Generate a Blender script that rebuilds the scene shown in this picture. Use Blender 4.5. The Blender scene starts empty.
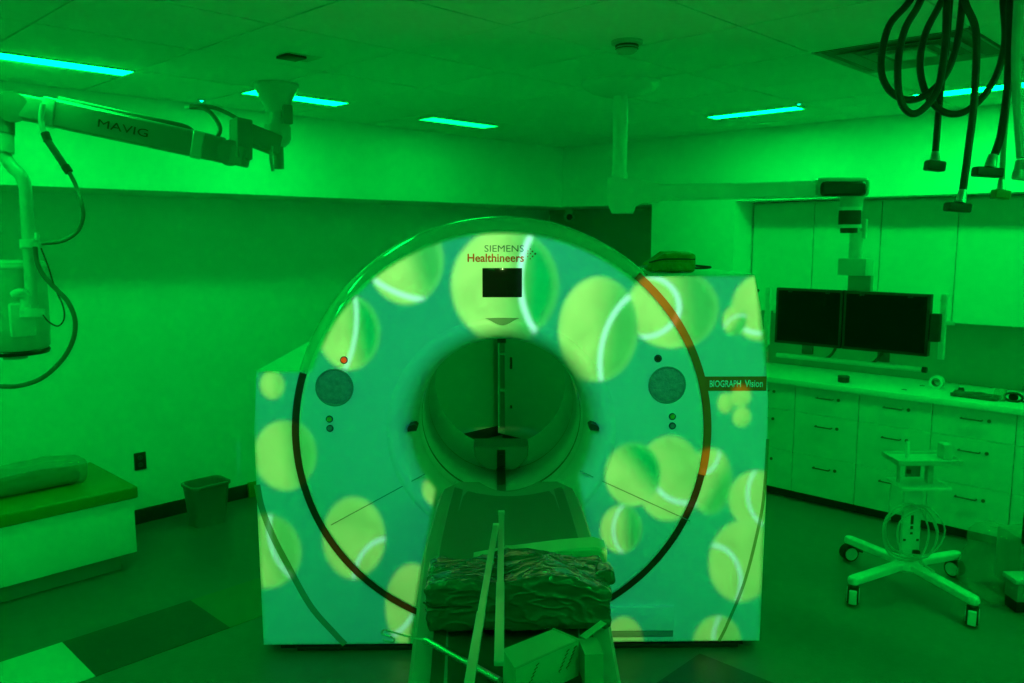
import bpy, bmesh, math, random
from mathutils import Vector, Matrix, noise
random.seed(7)
S2 = math.sqrt(0.5)
scene = bpy.context.scene
COL = scene.collection

# ------------------------------------------------------------------ camera
FPX, CX, CY = 815.0, 512.0, 341.5
PITCH, YAW = math.radians(7.325), math.radians(0.967)
CAM = Vector((-2.557, -2.4636, 1.9))
H0 = math.radians(45.0)                       # heading of the scanner axis in the room
_fh = Vector((math.cos(H0 - YAW), math.sin(H0 - YAW), 0))
FWD = (_fh * math.cos(PITCH) + Vector((0, 0, -1)) * math.sin(PITCH)).normalized()
RIGHT = Vector((_fh.y, -_fh.x, 0)).normalized()
UP = RIGHT.cross(FWD).normalized()
cam = bpy.data.cameras.new('camera')
cam.sensor_width = 36.0
cam.lens = FPX / 1024.0 * 36.0
cam.clip_start = 0.05
camo = bpy.data.objects.new('camera', cam)
COL.objects.link(camo)
camo.matrix_world = Matrix(((RIGHT.x, UP.x, -FWD.x, CAM.x), (RIGHT.y, UP.y, -FWD.y, CAM.y),
                            (RIGHT.z, UP.z, -FWD.z, CAM.z), (0, 0, 0, 1)))
scene.camera = camo
# ------------------------------------------------------------------ world, view
w = bpy.data.worlds.new('world'); scene.world = w
w.use_nodes = True
w.node_tree.nodes['Background'].inputs[0].default_value = (0, 0.002, 0.0001, 1)
w.node_tree.nodes['Background'].inputs[1].default_value = 1.0
scene.view_settings.view_transform = 'Standard'
scene.view_settings.look = 'None'
scene.view_settings.gamma = 1.0
scene.view_settings.use_curve_mapping = False
scene.view_settings.exposure = 0.0
LAMP_GREEN = (0.0, 1.0, 0.068)
LAMP_STRENGTH = 32.0
PROJ_POS = (-0.03, -3.05, 2.50)               # scanner frame: x right, y into the bore, z up
PROJ_POWER = 640.0

# pixel -> room helpers (directions only; distance from the plane that is touched)
def ray(px, py):
    return FWD + RIGHT * ((px - CX) / FPX) + UP * (-(py - CY) / FPX)
def PD(px, py, d): return CAM + ray(px, py) * d
def PZ(px, py, z): r = ray(px, py); return CAM + r * ((z - CAM.z) / r.z)
def PX(px, py, x): r = ray(px, py); return CAM + r * ((x - CAM.x) / r.x)
def PY(px, py, y): r = ray(px, py); return CAM + r * ((y - CAM.y) / r.y)
def g2r(p): return Vector(((p[0] + p[1]) * S2, (-p[0] + p[1]) * S2, p[2]))
def r2g(p): return Vector(((p[0] - p[1]) * S2, (p[0] + p[1]) * S2, p[2]))
def PG(px, py, gy=0.0):                        # point on the plane y = gy of the scanner frame, in that frame
    c = r2g(CAM); r = r2g(ray(px, py)); return c + r * ((gy - c.y) / r.y)
def PGZ(px, py, z): return r2g(PZ(px, py, z))

# ------------------------------------------------------------------ projector throwing tennis balls on the scanner
def build_projector():
    L = bpy.data.lights.new('projector_light', 'SPOT')
    L.energy = PROJ_POWER; L.spot_size = math.radians(112); L.spot_blend = 0.0; L.shadow_soft_size = 0.012
    o = bpy.data.objects.new('projector_light', L); COL.objects.link(o)
    o.location = g2r(PROJ_POS)
    fwd = g2r((0, 1, 0)); right = g2r((1, 0, 0)); up = Vector((0, 0, 1))
    o.matrix_world = Matrix(((right.x, up.x, -fwd.x, o.location.x), (right.y, up.y, -fwd.y, o.location.y),
                             (right.z, up.z, -fwd.z, o.location.z), (0, 0, 0, 1)))
    L.use_nodes = True
    nt = L.node_tree; N = nt.nodes; K = nt.links
    for n in list(N): N.remove(n)
    def nd(t, **kw):
        n = N.new(t)
        for k, v in kw.items(): setattr(n, k, v)
        return n
    def put(sock, v):
        if isinstance(v, bpy.types.NodeSocket): K.new(v, sock)
        else: sock.default_value = v
    def m(op, a, b=0.0, c=0.0, clamp=False):
        n = nd('ShaderNodeMath', operation=op, use_clamp=clamp)
        put(n.inputs[0], a); put(n.inputs[1], b); put(n.inputs[2], c)
        return n.outputs[0]
    def vm(op, a, b=None, c=None):
        n = nd('ShaderNodeVectorMath', operation=op)
        put(n.inputs[0], a)
        if b is not None: put(n.inputs[1], b)
        if c is not None: put(n.inputs[2], c)
        return n.outputs['Value'] if op in ('LENGTH', 'DISTANCE', 'DOT_PRODUCT') else n.outputs['Vector']
    def ss(v, lo, hi, a=0.0, b=1.0):
        n = nd('ShaderNodeMapRange', interpolation_type='SMOOTHSTEP')
        put(n.inputs['Value'], v); put(n.inputs['From Min'], lo); put(n.inputs['From Max'], hi)
        put(n.inputs['To Min'], a); put(n.inputs['To Max'], b)
        return n.outputs[0]
    def mix(f, a, b):
        n = nd('ShaderNodeMix', data_type='RGBA')
        put(n.inputs[0], f); put(n.inputs[6], a); put(n.inputs[7], b)
        return n.outputs[2]
    tc = nd('ShaderNodeTexCoord')
    sx = nd('ShaderNodeSeparateXYZ'); K.new(tc.outputs['Normal'], sx.inputs[0])
    D = -PROJ_POS[1]
    # direction (x, y, z) in the lamp's frame; forward is -z. Image point at throw distance D
    nz = m('ABSOLUTE', sx.outputs[2])
    X = m('ADD', m('MULTIPLY', m('DIVIDE', sx.outputs[0], nz), D), PROJ_POS[0])
    Z = m('ADD', m('MULTIPLY', m('DIVIDE', sx.outputs[1], nz), D), PROJ_POS[2])
    cb = nd('ShaderNodeCombineXYZ'); K.new(X, cb.inputs[0]); K.new(Z, cb.inputs[1])
    P = cb.outputs[0]
    fz = nd('ShaderNodeTexNoise'); K.new(P, fz.inputs['Vector']); fz.inputs['Scale'].default_value = 9.0
    fz.inputs['Detail'].default_value = 4.0
    fuzz = ss(fz.outputs[0], 0.3, 0.7, 0.88, 1.12)
    teal = mix(ss(X, -1.2, 1.2), (0.004, 0.040, 0.076, 1), (0.006, 0.088, 0.078, 1))
    teal = mix(ss(Z, 0.1, 0.9, 0.5, 0.0), teal, (0.004, 0.045, 0.094, 1))
    col = teal
    YEL = (0.20, 0.44, 0.095, 1); GRN = (0.0, 0.13, 0.033, 1); SEAM = (0.33, 0.75, 0.60, 1)
    # px, py, rx, ry, shade direction (u, v up), shade amount 0..1, seam centre (u, v), seam radius (0 = none), blur
    balls = [
        (271, 386, 12, 14, (1, 0), 0.45, (0, 0), 0, .12),
        (284, 457, 31, 35, (1, .1), 0.85, (0, 0), 0, .07),
        (265, 553, 35, 37, (1, .2), 0.75, (1.7, .55), 1.6, .08),
        (353, 541, 31, 40, (.3, 1), 0.30, (1.1, -1.2), 1.15, .08),
        (412, 610, 27, 42, (1, 0), 0.20, (-1.3, 1.0), 1.75, .06),
        (438, 492, 16, 18, (1, 0), 0.2, (0, 0), 0, .10),
        (348, 335, 31, 38, (1, .15), 1.0, (-2.6, .5), 2.85, .06),
        (405, 262, 38, 45, (1, .25), 0.9, (.77, 2.08), 3.0, .06),
        (505, 288, 54, 58, (1, -.05), 1.0, (1.9, .1), 1.62, .05),
        (674, 310, 46, 41, (1, .1), 0.9, (-.65, .05), .78, .05),
        (599, 332, 40, 53, (1, -.1), 0.85, (1.55, -.65), 1.50, .04),
        (762, 308, 29, 33, (1, 0), 0.1, (.2, 1.3), 2.1, .07),
        (736, 321, 12, 15, (.7, -.6), 0.9, (.5, -1.2), 1.55, .08),
        (727, 404, 8, 10, (1, 0), 0.3, (0, 0), 0, .2),
        (742, 397, 10, 11, (1, 0), 0.3, (0, 0), 0, .2),
        (743, 418, 9, 10, (1, -1), 0.4, (0, 0), 0, .15),
        (712, 483, 21, 33, (.6, -.5), 0.9, (-.35, 1.0), .72, .10),
        (670, 482, 33, 43, (.6, .5), 0.40, (.55, .75), 1.33, .05),
        (634, 478, 28, 32, (.75, .65), 1.0, (0, 0), 0, .05),
        (757, 500, 27, 28, (1, 0), 0.25, (1.1, .2), 1.4, .06),
        (743, 563, 33, 41, (1, 0), 0.15, (-.95, -.55), .95, .06),
        (622, 533, 21, 24, (1, .1), 0.95, (.95, .0), 1.33, .05),
        (718, 646, 24, 28, (1, .3), 0.45, (1.1, .25), 1.25, .06),
        (624, 646, 20, 26, (1, 0), 0.1, (0, 0), 0, .06),
    ]
    for (bx, by, rx, ry, sd, sa, sc, sr, bl) in balls:
        c = PG(bx, by, -0.02); e = PG(bx + rx, by, -0.02); f = PG(bx, by - ry, -0.02)
        Rx, Rz = e.x - c.x, f.z - c.z
        uv = vm('MULTIPLY_ADD', P, (1 / Rx, 1 / Rz, 0), (-c.x / Rx, -c.z / Rz, 0))
        r = vm('LENGTH', uv)
        mask = ss(r, 1 + bl, 1 - bl)
        sl = math.hypot(*sd)
        sh = ss(vm('DOT_PRODUCT', uv, (sd[0] / sl, sd[1] / sl, 0)), -.30, .60, 0.0, sa)
        bc = mix(sh, YEL, GRN)
        rim = ss(r, .80, 1.0, 0.0, 0.22)
        bc = mix(rim, bc, (0.16, 0.62, 0.16, 1))
        n = nd('ShaderNodeVectorMath', operation='SCALE'); K.new(bc, n.inputs[0]); put(n.inputs['Scale'], fuzz)
        bc = n.outputs[0]
        if sr:
            sm = m('ABSOLUTE', m('SUBTRACT', vm('DISTANCE', uv, (sc[0], sc[1], 0)), sr))
            bc = mix(ss(sm, .085, .02, 0.0, 0.9), bc, SEAM)
        col = mix(mask, col, bc)
    # image outline: only the scanner's front is lit, the bore and the table stay dark
    cz, cxm = 1.030, -0.05
    rr = vm('DISTANCE', P, (cxm, cz, 0))
    disc = ss(rr, .882, .872)
    def lt(v, k, s=.006): return ss(v, k + s, k - s)
    def gt(v, k, s=.006): return ss(v, k - s, k + s)
    left = m('MULTIPLY', m('MULTIPLY', gt(X, -1.143), lt(Z, 1.308)), lt(X, -.3))
    slope = m('ADD', m('MULTIPLY', m('MAXIMUM', m('SUBTRACT', Z, 1.18), 0.0), .145), X)
    right = m('MULTIPLY', m('MULTIPLY', lt(slope, 1.136), lt(Z, 1.728)), m('MAXIMUM', gt(X, .62), m('MULTIPLY', gt(X, -.3), lt(Z, .9))))
    hi = m('MULTIPLY', m('MULTIPLY', gt(X, .54), lt(Z, 1.728)), lt(slope, 1.136))
    allm = m('MAXIMUM', m('MAXIMUM', disc, left), m('MAXIMUM', right, hi))
    allm = m('MULTIPLY', allm, gt(Z, .045))
    bore = gt(vm('DISTANCE', P, (-.053, 1.05, 0)), .400, .012)
    # the table's outline
    half = m('ADD', m('MULTIPLY', m('SUBTRACT', .90, Z), .185), .304)
    onbed = m('MULTIPLY', lt(m('SUBTRACT', m('ABSOLUTE', m('SUBTRACT', X, -.024)), half), 0.0, .004), lt(Z, .885))
    allm = m('MULTIPLY', m('MULTIPLY', allm, bore), m('SUBTRACT', 1.0, onbed))
    em = nd('ShaderNodeEmission'); K.new(col, em.inputs[0]); K.new(allm, em.inputs[1])
    out = nd('ShaderNodeOutputLight'); K.new(em.outputs[0], out.inputs[0])
build_projector()

# ------------------------------------------------------------------ materials
MATS = {}
def mat(name, col, rough=0.5, metal=0.0, var=0.06, vscale=6.0, bump=0.0, bscale=60.0, coat=0.0, emit=None, trans=0.0, spec=0.5, stretch=None):
    if name in MATS: return MATS[name]
    M = bpy.data.materials.new(name); M.use_nodes = True
    nt = M.node_tree; N = nt.nodes; K = nt.links
    b = N['Principled BSDF']
    b.inputs['Roughness'].default_value = rough
    b.inputs['Metallic'].default_value = metal
    b.inputs['Specular IOR Level'].default_value = spec
    b.inputs['Coat Weight'].default_value = coat
    b.inputs['Coat Roughness'].default_value = 0.08
    tc = N.new('ShaderNodeTexCoord'); src = tc.outputs['Object']
    if stretch:
        mp = N.new('ShaderNodeMapping'); mp.inputs['Scale'].default_value = stretch
        K.new(src, mp.inputs[0]); src = mp.outputs[0]
    nz = N.new('ShaderNodeTexNoise'); nz.inputs['Scale'].default_value = vscale; nz.inputs['Detail'].default_value = 4
    K.new(src, nz.inputs['Vector'])
    mx = N.new('ShaderNodeMix'); mx.data_type = 'RGBA'
    mx.inputs[6].default_value = tuple(c * (1 - var) for c in col) + (1,)
    mx.inputs[7].default_value = tuple(min(1, c * (1 + var)) for c in col) + (1,)
    K.new(nz.outputs[0], mx.inputs[0]); K.new(mx.outputs[2], b.inputs['Base Color'])
    if bump:
        n2 = N.new('ShaderNodeTexNoise'); n2.inputs['Scale'].default_value = bscale; n2.inputs['Detail'].default_value = 3
        K.new(src, n2.inputs['Vector'])
        bp = N.new('ShaderNodeBump'); bp.inputs['Strength'].default_value = bump; bp.inputs['Distance'].default_value = 0.02
        K.new(n2.outputs[0], bp.inputs['Height']); K.new(bp.outputs[0], b.inputs['Normal'])
    if emit:
        b.inputs['Emission Color'].default_value = emit[0] + (1,); b.inputs['Emission Strength'].default_value = emit[1]
    if trans:
        t = N.new('ShaderNodeBsdfTransparent'); ms = N.new('ShaderNodeMixShader')
        ms.inputs[0].default_value = trans
        K.new(b.outputs[0], ms.inputs[1]); K.new(t.outputs[0], ms.inputs[2]); K.new(ms.outputs[0], N['Material Output'].inputs[0])
    MATS[name] = M
    return M
WALL = mat('wall_paint', (.84, .85, .83), .6, var=.02, bump=.04, bscale=120)
WALLD = mat('wall_paint_back', (.42, .44, .41), .6, var=.03, bump=.04, bscale=120)  # wall paint darkened in colour for the shade of the recess
TILE = mat('ceiling_tile_board', (.84, .85, .82), .85, var=.04, vscale=30, bump=.15, bscale=220)
GAP = mat('ceiling_void', (.16, .16, .15), .9)
FLOOR = mat('vinyl_floor', (.15, .155, .15), .34, var=.10, vscale=14, bump=.03, bscale=40, spec=.4)
FT_L = mat('vinyl_light', (.62, .62, .58), .4, var=.05, vscale=20)
FT_D = mat('vinyl_dark', (.055, .055, .055), .35, var=.25, vscale=60)
FT_O = mat('vinyl_ochre', (.16, .17, .10), .32, var=.08)
BASEB = mat('rubber_base', (.035, .035, .035), .5)
WHITE = mat('scanner_white', (.80, .80, .80), .48, var=.015)
WHITE_G = mat('scanner_gloss', (.62, .64, .62), .10, var=.015, coat=1.0)
TUNNEL = mat('tunnel_plastic', (.74, .75, .74), .3, var=.03, coat=.3)
DARKP = mat('dark_plastic', (.018, .018, .018), .4)
SCREEN = mat('screen_glass', (.006, .010, .006), .07, var=.02, spec=.08)
ORANGE = mat('orange_trim', (.95, .12, .01), .4, var=.03)
BROWN = mat('dark_trim', (.10, .018, .006), .45, var=.05)
GREYT = mat('seam_grey', (.22, .26, .22), .5)
LETW = mat('letter_white', (.9, .9, .88), .5, var=.01)
LETT = mat('letter_petrol', (.01, .10, .12), .5, var=.01)
LETO = mat('letter_orange', (.75, .07, .01), .5, var=.01)
RED = mat('red_button', (.95, .06, .02), .35, emit=((.5, .02, .0), .6))
GRN_B = mat('green_button', (.25, .45, .05), .4)
SPKR = mat('speaker_mesh', (.28, .30, .28), .6, var=.5, vscale=45, bump=.5, bscale=120)
LAM = mat('cabinet_laminate', (.64, .66, .63), .45, var=.03, vscale=4, stretch=(1, 1, 8))
COUNTER = mat('counter_solid', (.74, .75, .72), .3, var=.03, vscale=40)
METAL = mat('brushed_metal', (.62, .62, .62), .28, 1.0, var=.08, vscale=12, stretch=(1, 1, 20))
DMETAL = mat('handle_metal', (.14, .14, .14), .4, .8)
ENAM = mat('arm_enamel', (.50, .52, .50), .35, var=.03, coat=.2)
ENAM_D = mat('arm_enamel_grey', (.26, .28, .26), .4, var=.04)
ENAM_L = mat('arm_enamel_light', (.72, .74, .72), .35, var=.03, coat=.3)
RUB = mat('black_rubber', (.012, .012, .012), .45)
HOSE_G = mat('green_hose', (.22, .26, .22), .4)
CAB_G = mat('grey_cable', (.13, .14, .13), .4)
CAB_L = mat('light_cable', (.45, .46, .45), .35)
VINYL = mat('bench_vinyl', (.24, .26, .03), .35, var=.06, bump=.06, bscale=12)
BAG = mat('clear_bag', (.34, .42, .32), .12, var=.15, vscale=8, bump=.7, bscale=14, coat=.5, trans=.58)
def wrap_mat():
    M = mat('wrapped_dark_plastic', (.055, .082, .070), .20, var=.35, vscale=9, bump=.55, bscale=9, coat=.5, stretch=(.8, 1.2, 1.7))
    for n in M.node_tree.nodes:
        if n.type == 'TEX_NOISE' and abs(n.inputs['Scale'].default_value - 9) < .01 and n.inputs['Detail'].default_value < 3.5:
            n.noise_type = 'RIDGED_MULTIFRACTAL'; n.inputs['Detail'].default_value = 5; n.inputs['Distortion'].default_value = .8
        if n.type == 'BUMP': n.inputs['Distance'].default_value = .012
    return M
WRAP = wrap_mat()
FILM = mat('clear_film', (.55, .6, .58), .2, var=.05, bump=.25, bscale=10, trans=.80)
PAD = mat('table_pad', (.050, .062, .055), .55, var=.08, vscale=30, bump=.12, bscale=300)
BEDM = mat('table_shell', (.26, .28, .27), .45, var=.04, bump=.10, bscale=260)
FOAM = mat('white_foam', (.46, .50, .44), .7, bump=.1, bscale=60)
CARD = mat('carton', (.36, .37, .33), .7, var=.05)
CARDD = mat('carton_flap', (.28, .29, .25), .7)
BINM = mat('bin_plastic', (.20, .21, .19), .45, var=.04)
def lamp_mat(k): return mat('lamp_diffuser_%d' % round(k * 100), (.6, .6, .6), .5, emit=(LAMP_GREEN, LAMP_STRENGTH * k))
GLASSG = mat('olive_pack', (.20, .27, .03), .35, var=.45, vscale=22, bump=.6, bscale=40)
GLOWM = mat('led_dot', (.1, .5, .4), .4, emit=((0, 1, .5), 3.0))
VENTM = mat('vent_metal', (.52, .54, .50), .5)
VENTD = mat('vent_slot', (.20, .20, .19), .7)

# ------------------------------------------------------------------ mesh helpers
def bmn(): return bmesh.new()
def finish(name, bm, m, parent=None, smooth=False, sharp=35):
    me = bpy.data.meshes.new(name)
    bmesh.ops.recalc_face_normals(bm, faces=bm.faces)
    if smooth:
        for f in bm.faces: f.smooth = True
        for e in bm.edges:
            if len(e.link_faces) == 2 and e.calc_face_angle(0) > math.radians(sharp): e.smooth = False
    bm.to_mesh(me); bm.free()
    me.materials.append(m)
    o = bpy.data.objects.new(name, me); COL.objects.link(o)
    if parent: o.parent = parent
    return o
def tag(o, label=None, cat=None, group=None, kind=None):
    if label: o['label'] = label
    if cat: o['category'] = cat
    if group: o['group'] = group
    if kind: o['kind'] = kind
    return o
def thing(name, label, cat, loc=(0, 0, 0), rz=0.0, group=None):
    o = bpy.data.objects.new(name, None); COL.objects.link(o)
    o.location = loc; o.rotation_euler = (0, 0, rz); o.empty_display_size = .1
    return tag(o, label, cat, group)
def sthing(name, label=None):
    o = bpy.data.objects.new(name, None); COL.objects.link(o); o['kind'] = 'structure'
    if label: o['label'] = label
    return o
def box(bm, x0, x1, y0, y1, z0, z1, bev=0.0, seg=2, M=None):
    r = bmesh.ops.create_cube(bm, size=1.0)
    v = r['verts']
    bmesh.ops.scale(bm, vec=(x1 - x0, y1 - y0, z1 - z0), verts=v)
    bmesh.ops.translate(bm, vec=((x0 + x1) / 2, (y0 + y1) / 2, (z0 + z1) / 2), verts=v)
    if bev:
        es = list({e for q in v for e in q.link_edges})
        r2 = bmesh.ops.bevel(bm, geom=es, offset=bev, segments=seg, affect='EDGES', profile=.6)
        v = list({q for f in r2['faces'] for q in f.verts} | {q for q in v if q.is_valid})
    if M is not None: bmesh.ops.transform(bm, matrix=M, verts=v)
    return v
def bx(name, m, parent, x0, x1, y0, y1, z0, z1, bev=0.0, seg=2):
    bm = bmn(); box(bm, min(x0, x1), max(x0, x1), min(y0, y1), max(y0, y1), min(z0, z1), max(z0, z1), bev, seg)
    return finish(name, bm, m, parent, smooth=bev > 0)
def catmull(pts, n=8):
    pts = [Vector(p) for p in pts]
    if len(pts) < 3: return pts
    P = [pts[0] * 2 - pts[1]] + pts + [pts[-1] * 2 - pts[-2]]
    out = []
    for i in range(1, len(P) - 2):
        a, b, c, d = P[i - 1:i + 3]
        for k in range(n):
            t = k / n
            out.append(.5 * (2 * b + (c - a) * t + (2 * a - 5 * b + 4 * c - d) * t * t + (3 * b - a - 3 * c + d) * t ** 3))
    out.append(pts[-1]); return out
def tube(bm, pts, r, seg=10, rs=None, caps=True):
    pts = [Vector(p) for p in pts]
    T = [(pts[min(i + 1, len(pts) - 1)] - pts[max(i - 1, 0)]).normalized() for i in range(len(pts))]
    u = T[0].orthogonal().normalized(); rings = []
    for i, p in enumerate(pts):
        u = (u - T[i] * u.dot(T[i])).normalized(); v = T[i].cross(u)
        rad = rs[i] if rs else r
        rings.append([bm.verts.new(p + (u * math.cos(2 * math.pi * k / seg) + v * math.sin(2 * math.pi * k / seg)) * rad) for k in range(seg)])
    for a, b in zip(rings, rings[1:]):
        for k in range(seg): bm.faces.new((a[k], a[(k + 1) % seg], b[(k + 1) % seg], b[k]))
    if caps: bm.faces.new(rings[0][::-1]); bm.faces.new(rings[-1])
def tb(name, m, parent, pts, r, seg=10, curve=False, rs=None):
    bm = bmn(); tube(bm, catmull(pts) if curve else pts, r, seg, rs)
    return finish(name, bm, m, parent, smooth=True)
def lathe(bm, prof, seg=48, axis='Z', c=(0, 0, 0), close=False):
    rings = []
    for (r, h) in prof:
        ring = []
        if r < 1e-5: 
            p = {'Z': (0, 0, h), 'Y': (0, h, 0), 'X': (h, 0, 0)}[axis]
            ring = [bm.verts.new(Vector(c) + Vector(p))]
        else:
            for k in range(seg):
                a = 2 * math.pi * k / seg; s, t = r * math.cos(a), r * math.sin(a)
                p = {'Z': (s, t, h), 'Y': (s, h, t), 'X': (h, s, t)}[axis]
                ring.append(bm.verts.new(Vector(c) + Vector(p)))
        rings.append(ring)
    if close: rings.append(rings[0])
    for a, b in zip(rings, rings[1:]):
        if len(a) == 1 and len(b) == 1: continue
        for k in range(seg):
            k2 = (k + 1) % seg
            if len(a) == 1: bm.faces.new((a[0], b[k2], b[k]))
            elif len(b) == 1: bm.faces.new((a[k], a[k2], b[0]))
            else: bm.faces.new((a[k], a[k2], b[k2], b[k]))
def lt_(name, m, parent, prof, seg=48, axis='Z', c=(0, 0, 0), sharp=35, close=False):
    bm = bmn(); lathe(bm, prof, seg, axis, c, close); return finish(name, bm, m, parent, smooth=True, sharp=sharp)
def prism(bm, poly, y0, y1, bev=0.0, axis='Y'):
    def P(a, b, h): return {'Y': (a, h, b), 'Z': (a, b, h), 'X': (h, a, b)}[axis]
    A = [bm.verts.new(P(a, b, y0)) for a, b in poly]; B = [bm.verts.new(P(a, b, y1)) for a, b in poly]
    n = len(poly); fs = [bm.faces.new(A), bm.faces.new(B[::-1])]
    for k in range(n): fs.append(bm.faces.new((A[k], B[k], B[(k + 1) % n], A[(k + 1) % n])))
    if bev:
        bmesh.ops.bevel(bm, geom=list(fs[0].edges), offset=bev, segments=3, affect='EDGES')
def pr(name, m, parent, poly, y0, y1, axis='Y', bev=0.0, smooth=True):
    bm = bmn(); prism(bm, poly, y0, y1, bev, axis); return finish(name, bm, m, parent, smooth=smooth)
def bar(bm, p0, p1, wd, ht, up=(0, 0, 1), bev=0.0, seg=3):
    p0, p1 = Vector(p0), Vector(p1); d = (p1 - p0); L = d.length; x = d.normalized()
    y = Vector(up).cross(x).normalized(); z = x.cross(y)
    M = Matrix(((x.x, y.x, z.x, p0.x), (x.y, y.y, z.y, p0.y), (x.z, y.z, z.z, p0.z), (0, 0, 0, 1)))
    box(bm, 0, L, -wd / 2, wd / 2, -ht / 2, ht / 2, bev, seg, M)
def br(name, m, parent, p0, p1, wd, ht, up=(0, 0, 1), bev=0.0):
    bm = bmn(); bar(bm, p0, p1, wd, ht, up, bev); return finish(name, bm, m, parent, smooth=bev > 0)
def disc(name, m, parent, c, r, h, axis='Y', seg=32, bev=0.0):
    prof = [(0, 0), (r - bev, 0), (r, bev), (r, h), (0, h)] if bev else [(0, 0), (r, 0), (r, h), (0, h)]
    return lt_(name, m, parent, prof, seg, axis, c)
def text(name, body, m, parent, origin, xdir, updir, width=None, height=None, ext=.0012, shear=0.0, bold=.018):
    cu = bpy.data.curves.new(name, 'FONT'); cu.body = body; cu.size = 1.0; cu.extrude = 0.0; cu.resolution_u = 3; cu.offset = bold; cu.shear = shear
    to = bpy.data.objects.new('tmp', cu); COL.objects.link(to)
    dg = bpy.context.evaluated_depsgraph_get()
    me = bpy.data.meshes.new_from_object(to.evaluated_get(dg))
    bpy.data.objects.remove(to)
    xs = [v.co.x for v in me.vertices]; ys = [v.co.y for v in me.vertices]
    x0, x1, y0, y1 = min(xs), max(xs), min(ys), max(ys)
    sx = width / (x1 - x0) if width else height / (y1 - y0)
    sy = height / (y1 - y0) if height else sx
    X = Vector(xdir).normalized(); Y = Vector(updir).normalized(); Zn = X.cross(Y); O = Vector(origin)
    for v in me.vertices: v.co = O + X * ((v.co.x - x0) * sx) + Y * ((v.co.y - y0) * sy)
    bm = bmn(); bm.from_mesh(me); bpy.data.meshes.remove(me)
    r = bmesh.ops.extrude_face_region(bm, geom=bm.faces[:])
    bmesh.ops.translate(bm, vec=Zn * ext, verts=[v for v in r['geom'] if isinstance(v, bmesh.types.BMVert)])
    return finish(name, bm, m, parent)
def crumple(bm, amp, freq, seed=0, verts=None):
    for v in (verts or bm.verts):
        n = noise.noise_vector(v.co * freq + Vector((seed, seed * 1.7, 0)))
        n2 = noise.noise_vector(v.co * freq * 2.7 + Vector((seed, 3, 9)))
        v.co += n * amp + n2 * amp * .45
def gridbox(x0, x1, y0, y1, z0, z1, nx, ny, nz, rnd=.03):
    bm = bmn(); bmesh.ops.create_cube(bm, size=2.0)
    bmesh.ops.subdivide_edges(bm, edges=bm.edges[:], cuts=max(nx, ny, nz), use_grid_fill=True)
    sx, sy, sz = (x1 - x0) / 2, (y1 - y0) / 2, (z1 - z0) / 2
    for v in bm.verts:
        p = Vector((v.co.x * sx, v.co.y * sy, v.co.z * sz))
        q = Vector([max(-(s - rnd), min(s - rnd, c)) for c, s in zip(p, (sx, sy, sz))])
        d = p - q
        if d.length > 1e-6: p = q + d.normalized() * min(d.length, rnd)
        v.co = p + Vector(((x0 + x1) / 2, (y0 + y1) / 2, (z0 + z1) / 2))
    return bm

# ------------------------------------------------------------------ the room
ZC = 2.67; YW = 2.97; YB = 2.27; XB = 2.98; XR = 3.60; ZB = 2.16
XN, YN = -4.4, -4.2
fl = tag(bx('floor', FLOOR, None, XN, XR + .1, YN, YW + .1, -.10, 0), 'dark sheet vinyl floor with coloured inlay tiles', kind='structure')
FT = [(-2.03, -1.42, 1.158, 1.59, FT_L), (-1.42, -.80, 1.158, 1.59, FT_D), (-.80, -.19, 1.158, 1.59, FT_O),
      (-.03, .58, -1.06, -.63, FT_D)]
for (x0, x1, y0, y1, m_) in FT: bx('floor_tile', m_, fl, x0, x1, y0, y1, -.002, .0025)
tag(bx('wall_left', WALL, None, XN, XR + .1, YW, YW + .1, 0, ZC + .1), kind='structure')
tag(bx('wall_panel', WALLD, None, 1.65, XR, YW - .008, YW, .10, 1.5), 'grey wall protection panel behind the scanner', kind='structure')  # added panel; its grey stands in for the dim light here
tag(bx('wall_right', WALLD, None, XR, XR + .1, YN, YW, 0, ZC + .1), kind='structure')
tag(bx('wall_back', WALL, None, XN - .1, XN, YN, YW + .1, 0, ZC + .1), kind='structure')
tag(bx('wall_front', WALL, None, XN, XR + .1, YN - .1, YN, 0, ZC + .1), kind='structure')
tag(bx('wall_bulkhead_left', WALL, None, XN, XR, YB, YW, ZB, ZC + .1), kind='structure')
tag(bx('wall_bulkhead_right', WALL, None, XB, XR, YN, YB, ZB, ZC + .1), kind='structure')
tag(bx('wall_pier', WALL, None, XB, XR, .596, 1.33, 0, ZB), kind='structure')
ce = tag(bx('ceiling', GAP, None, XN, XB, YN, YB, ZC + .012, ZC + .1), 'suspended ceiling of square white tiles', kind='structure')
# lit ceiling fixtures: cell x range / y range
LAMPS = [(-1.535, -.94, 1.555, 1.705, 'green lit ceiling strip light nearest the left picture edge'),
         (-.315, .29, 1.595, 1.75, 'green lit ceiling strip light behind the white ceiling arm mount'),
         (.99, 1.60, 1.675, 1.84, 'small green lit ceiling strip light above the scanner, nearest the room corner')]
LAMPS += [(2.21, 2.34, -.21, .40, 'green lit ceiling strip light above the wall of cabinets, nearest the monitor column'),
          (2.26, 2.43, -1.45, -.84, 'green lit ceiling strip light behind the black hanging hoses')]
LAMPS += [(-2.76, -2.15, 1.555, 1.705, 'green lit ceiling strip light beyond the left picture edge'),
          (2.26, 2.43, -2.67, -2.06, 'green lit ceiling strip light beyond the right picture edge')]
LAMPS += [(-3.55, -3.40, y, y + .6, 'green lit ceiling strip light of the rear row out of view, ' + w_) for y, w_ in ((-2.7, 'farthest from the bench'), (-1.5, 'middle one'), (-.28, 'nearest the bench'))]  # rear row is unseen, added to raise the ambient green
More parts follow.
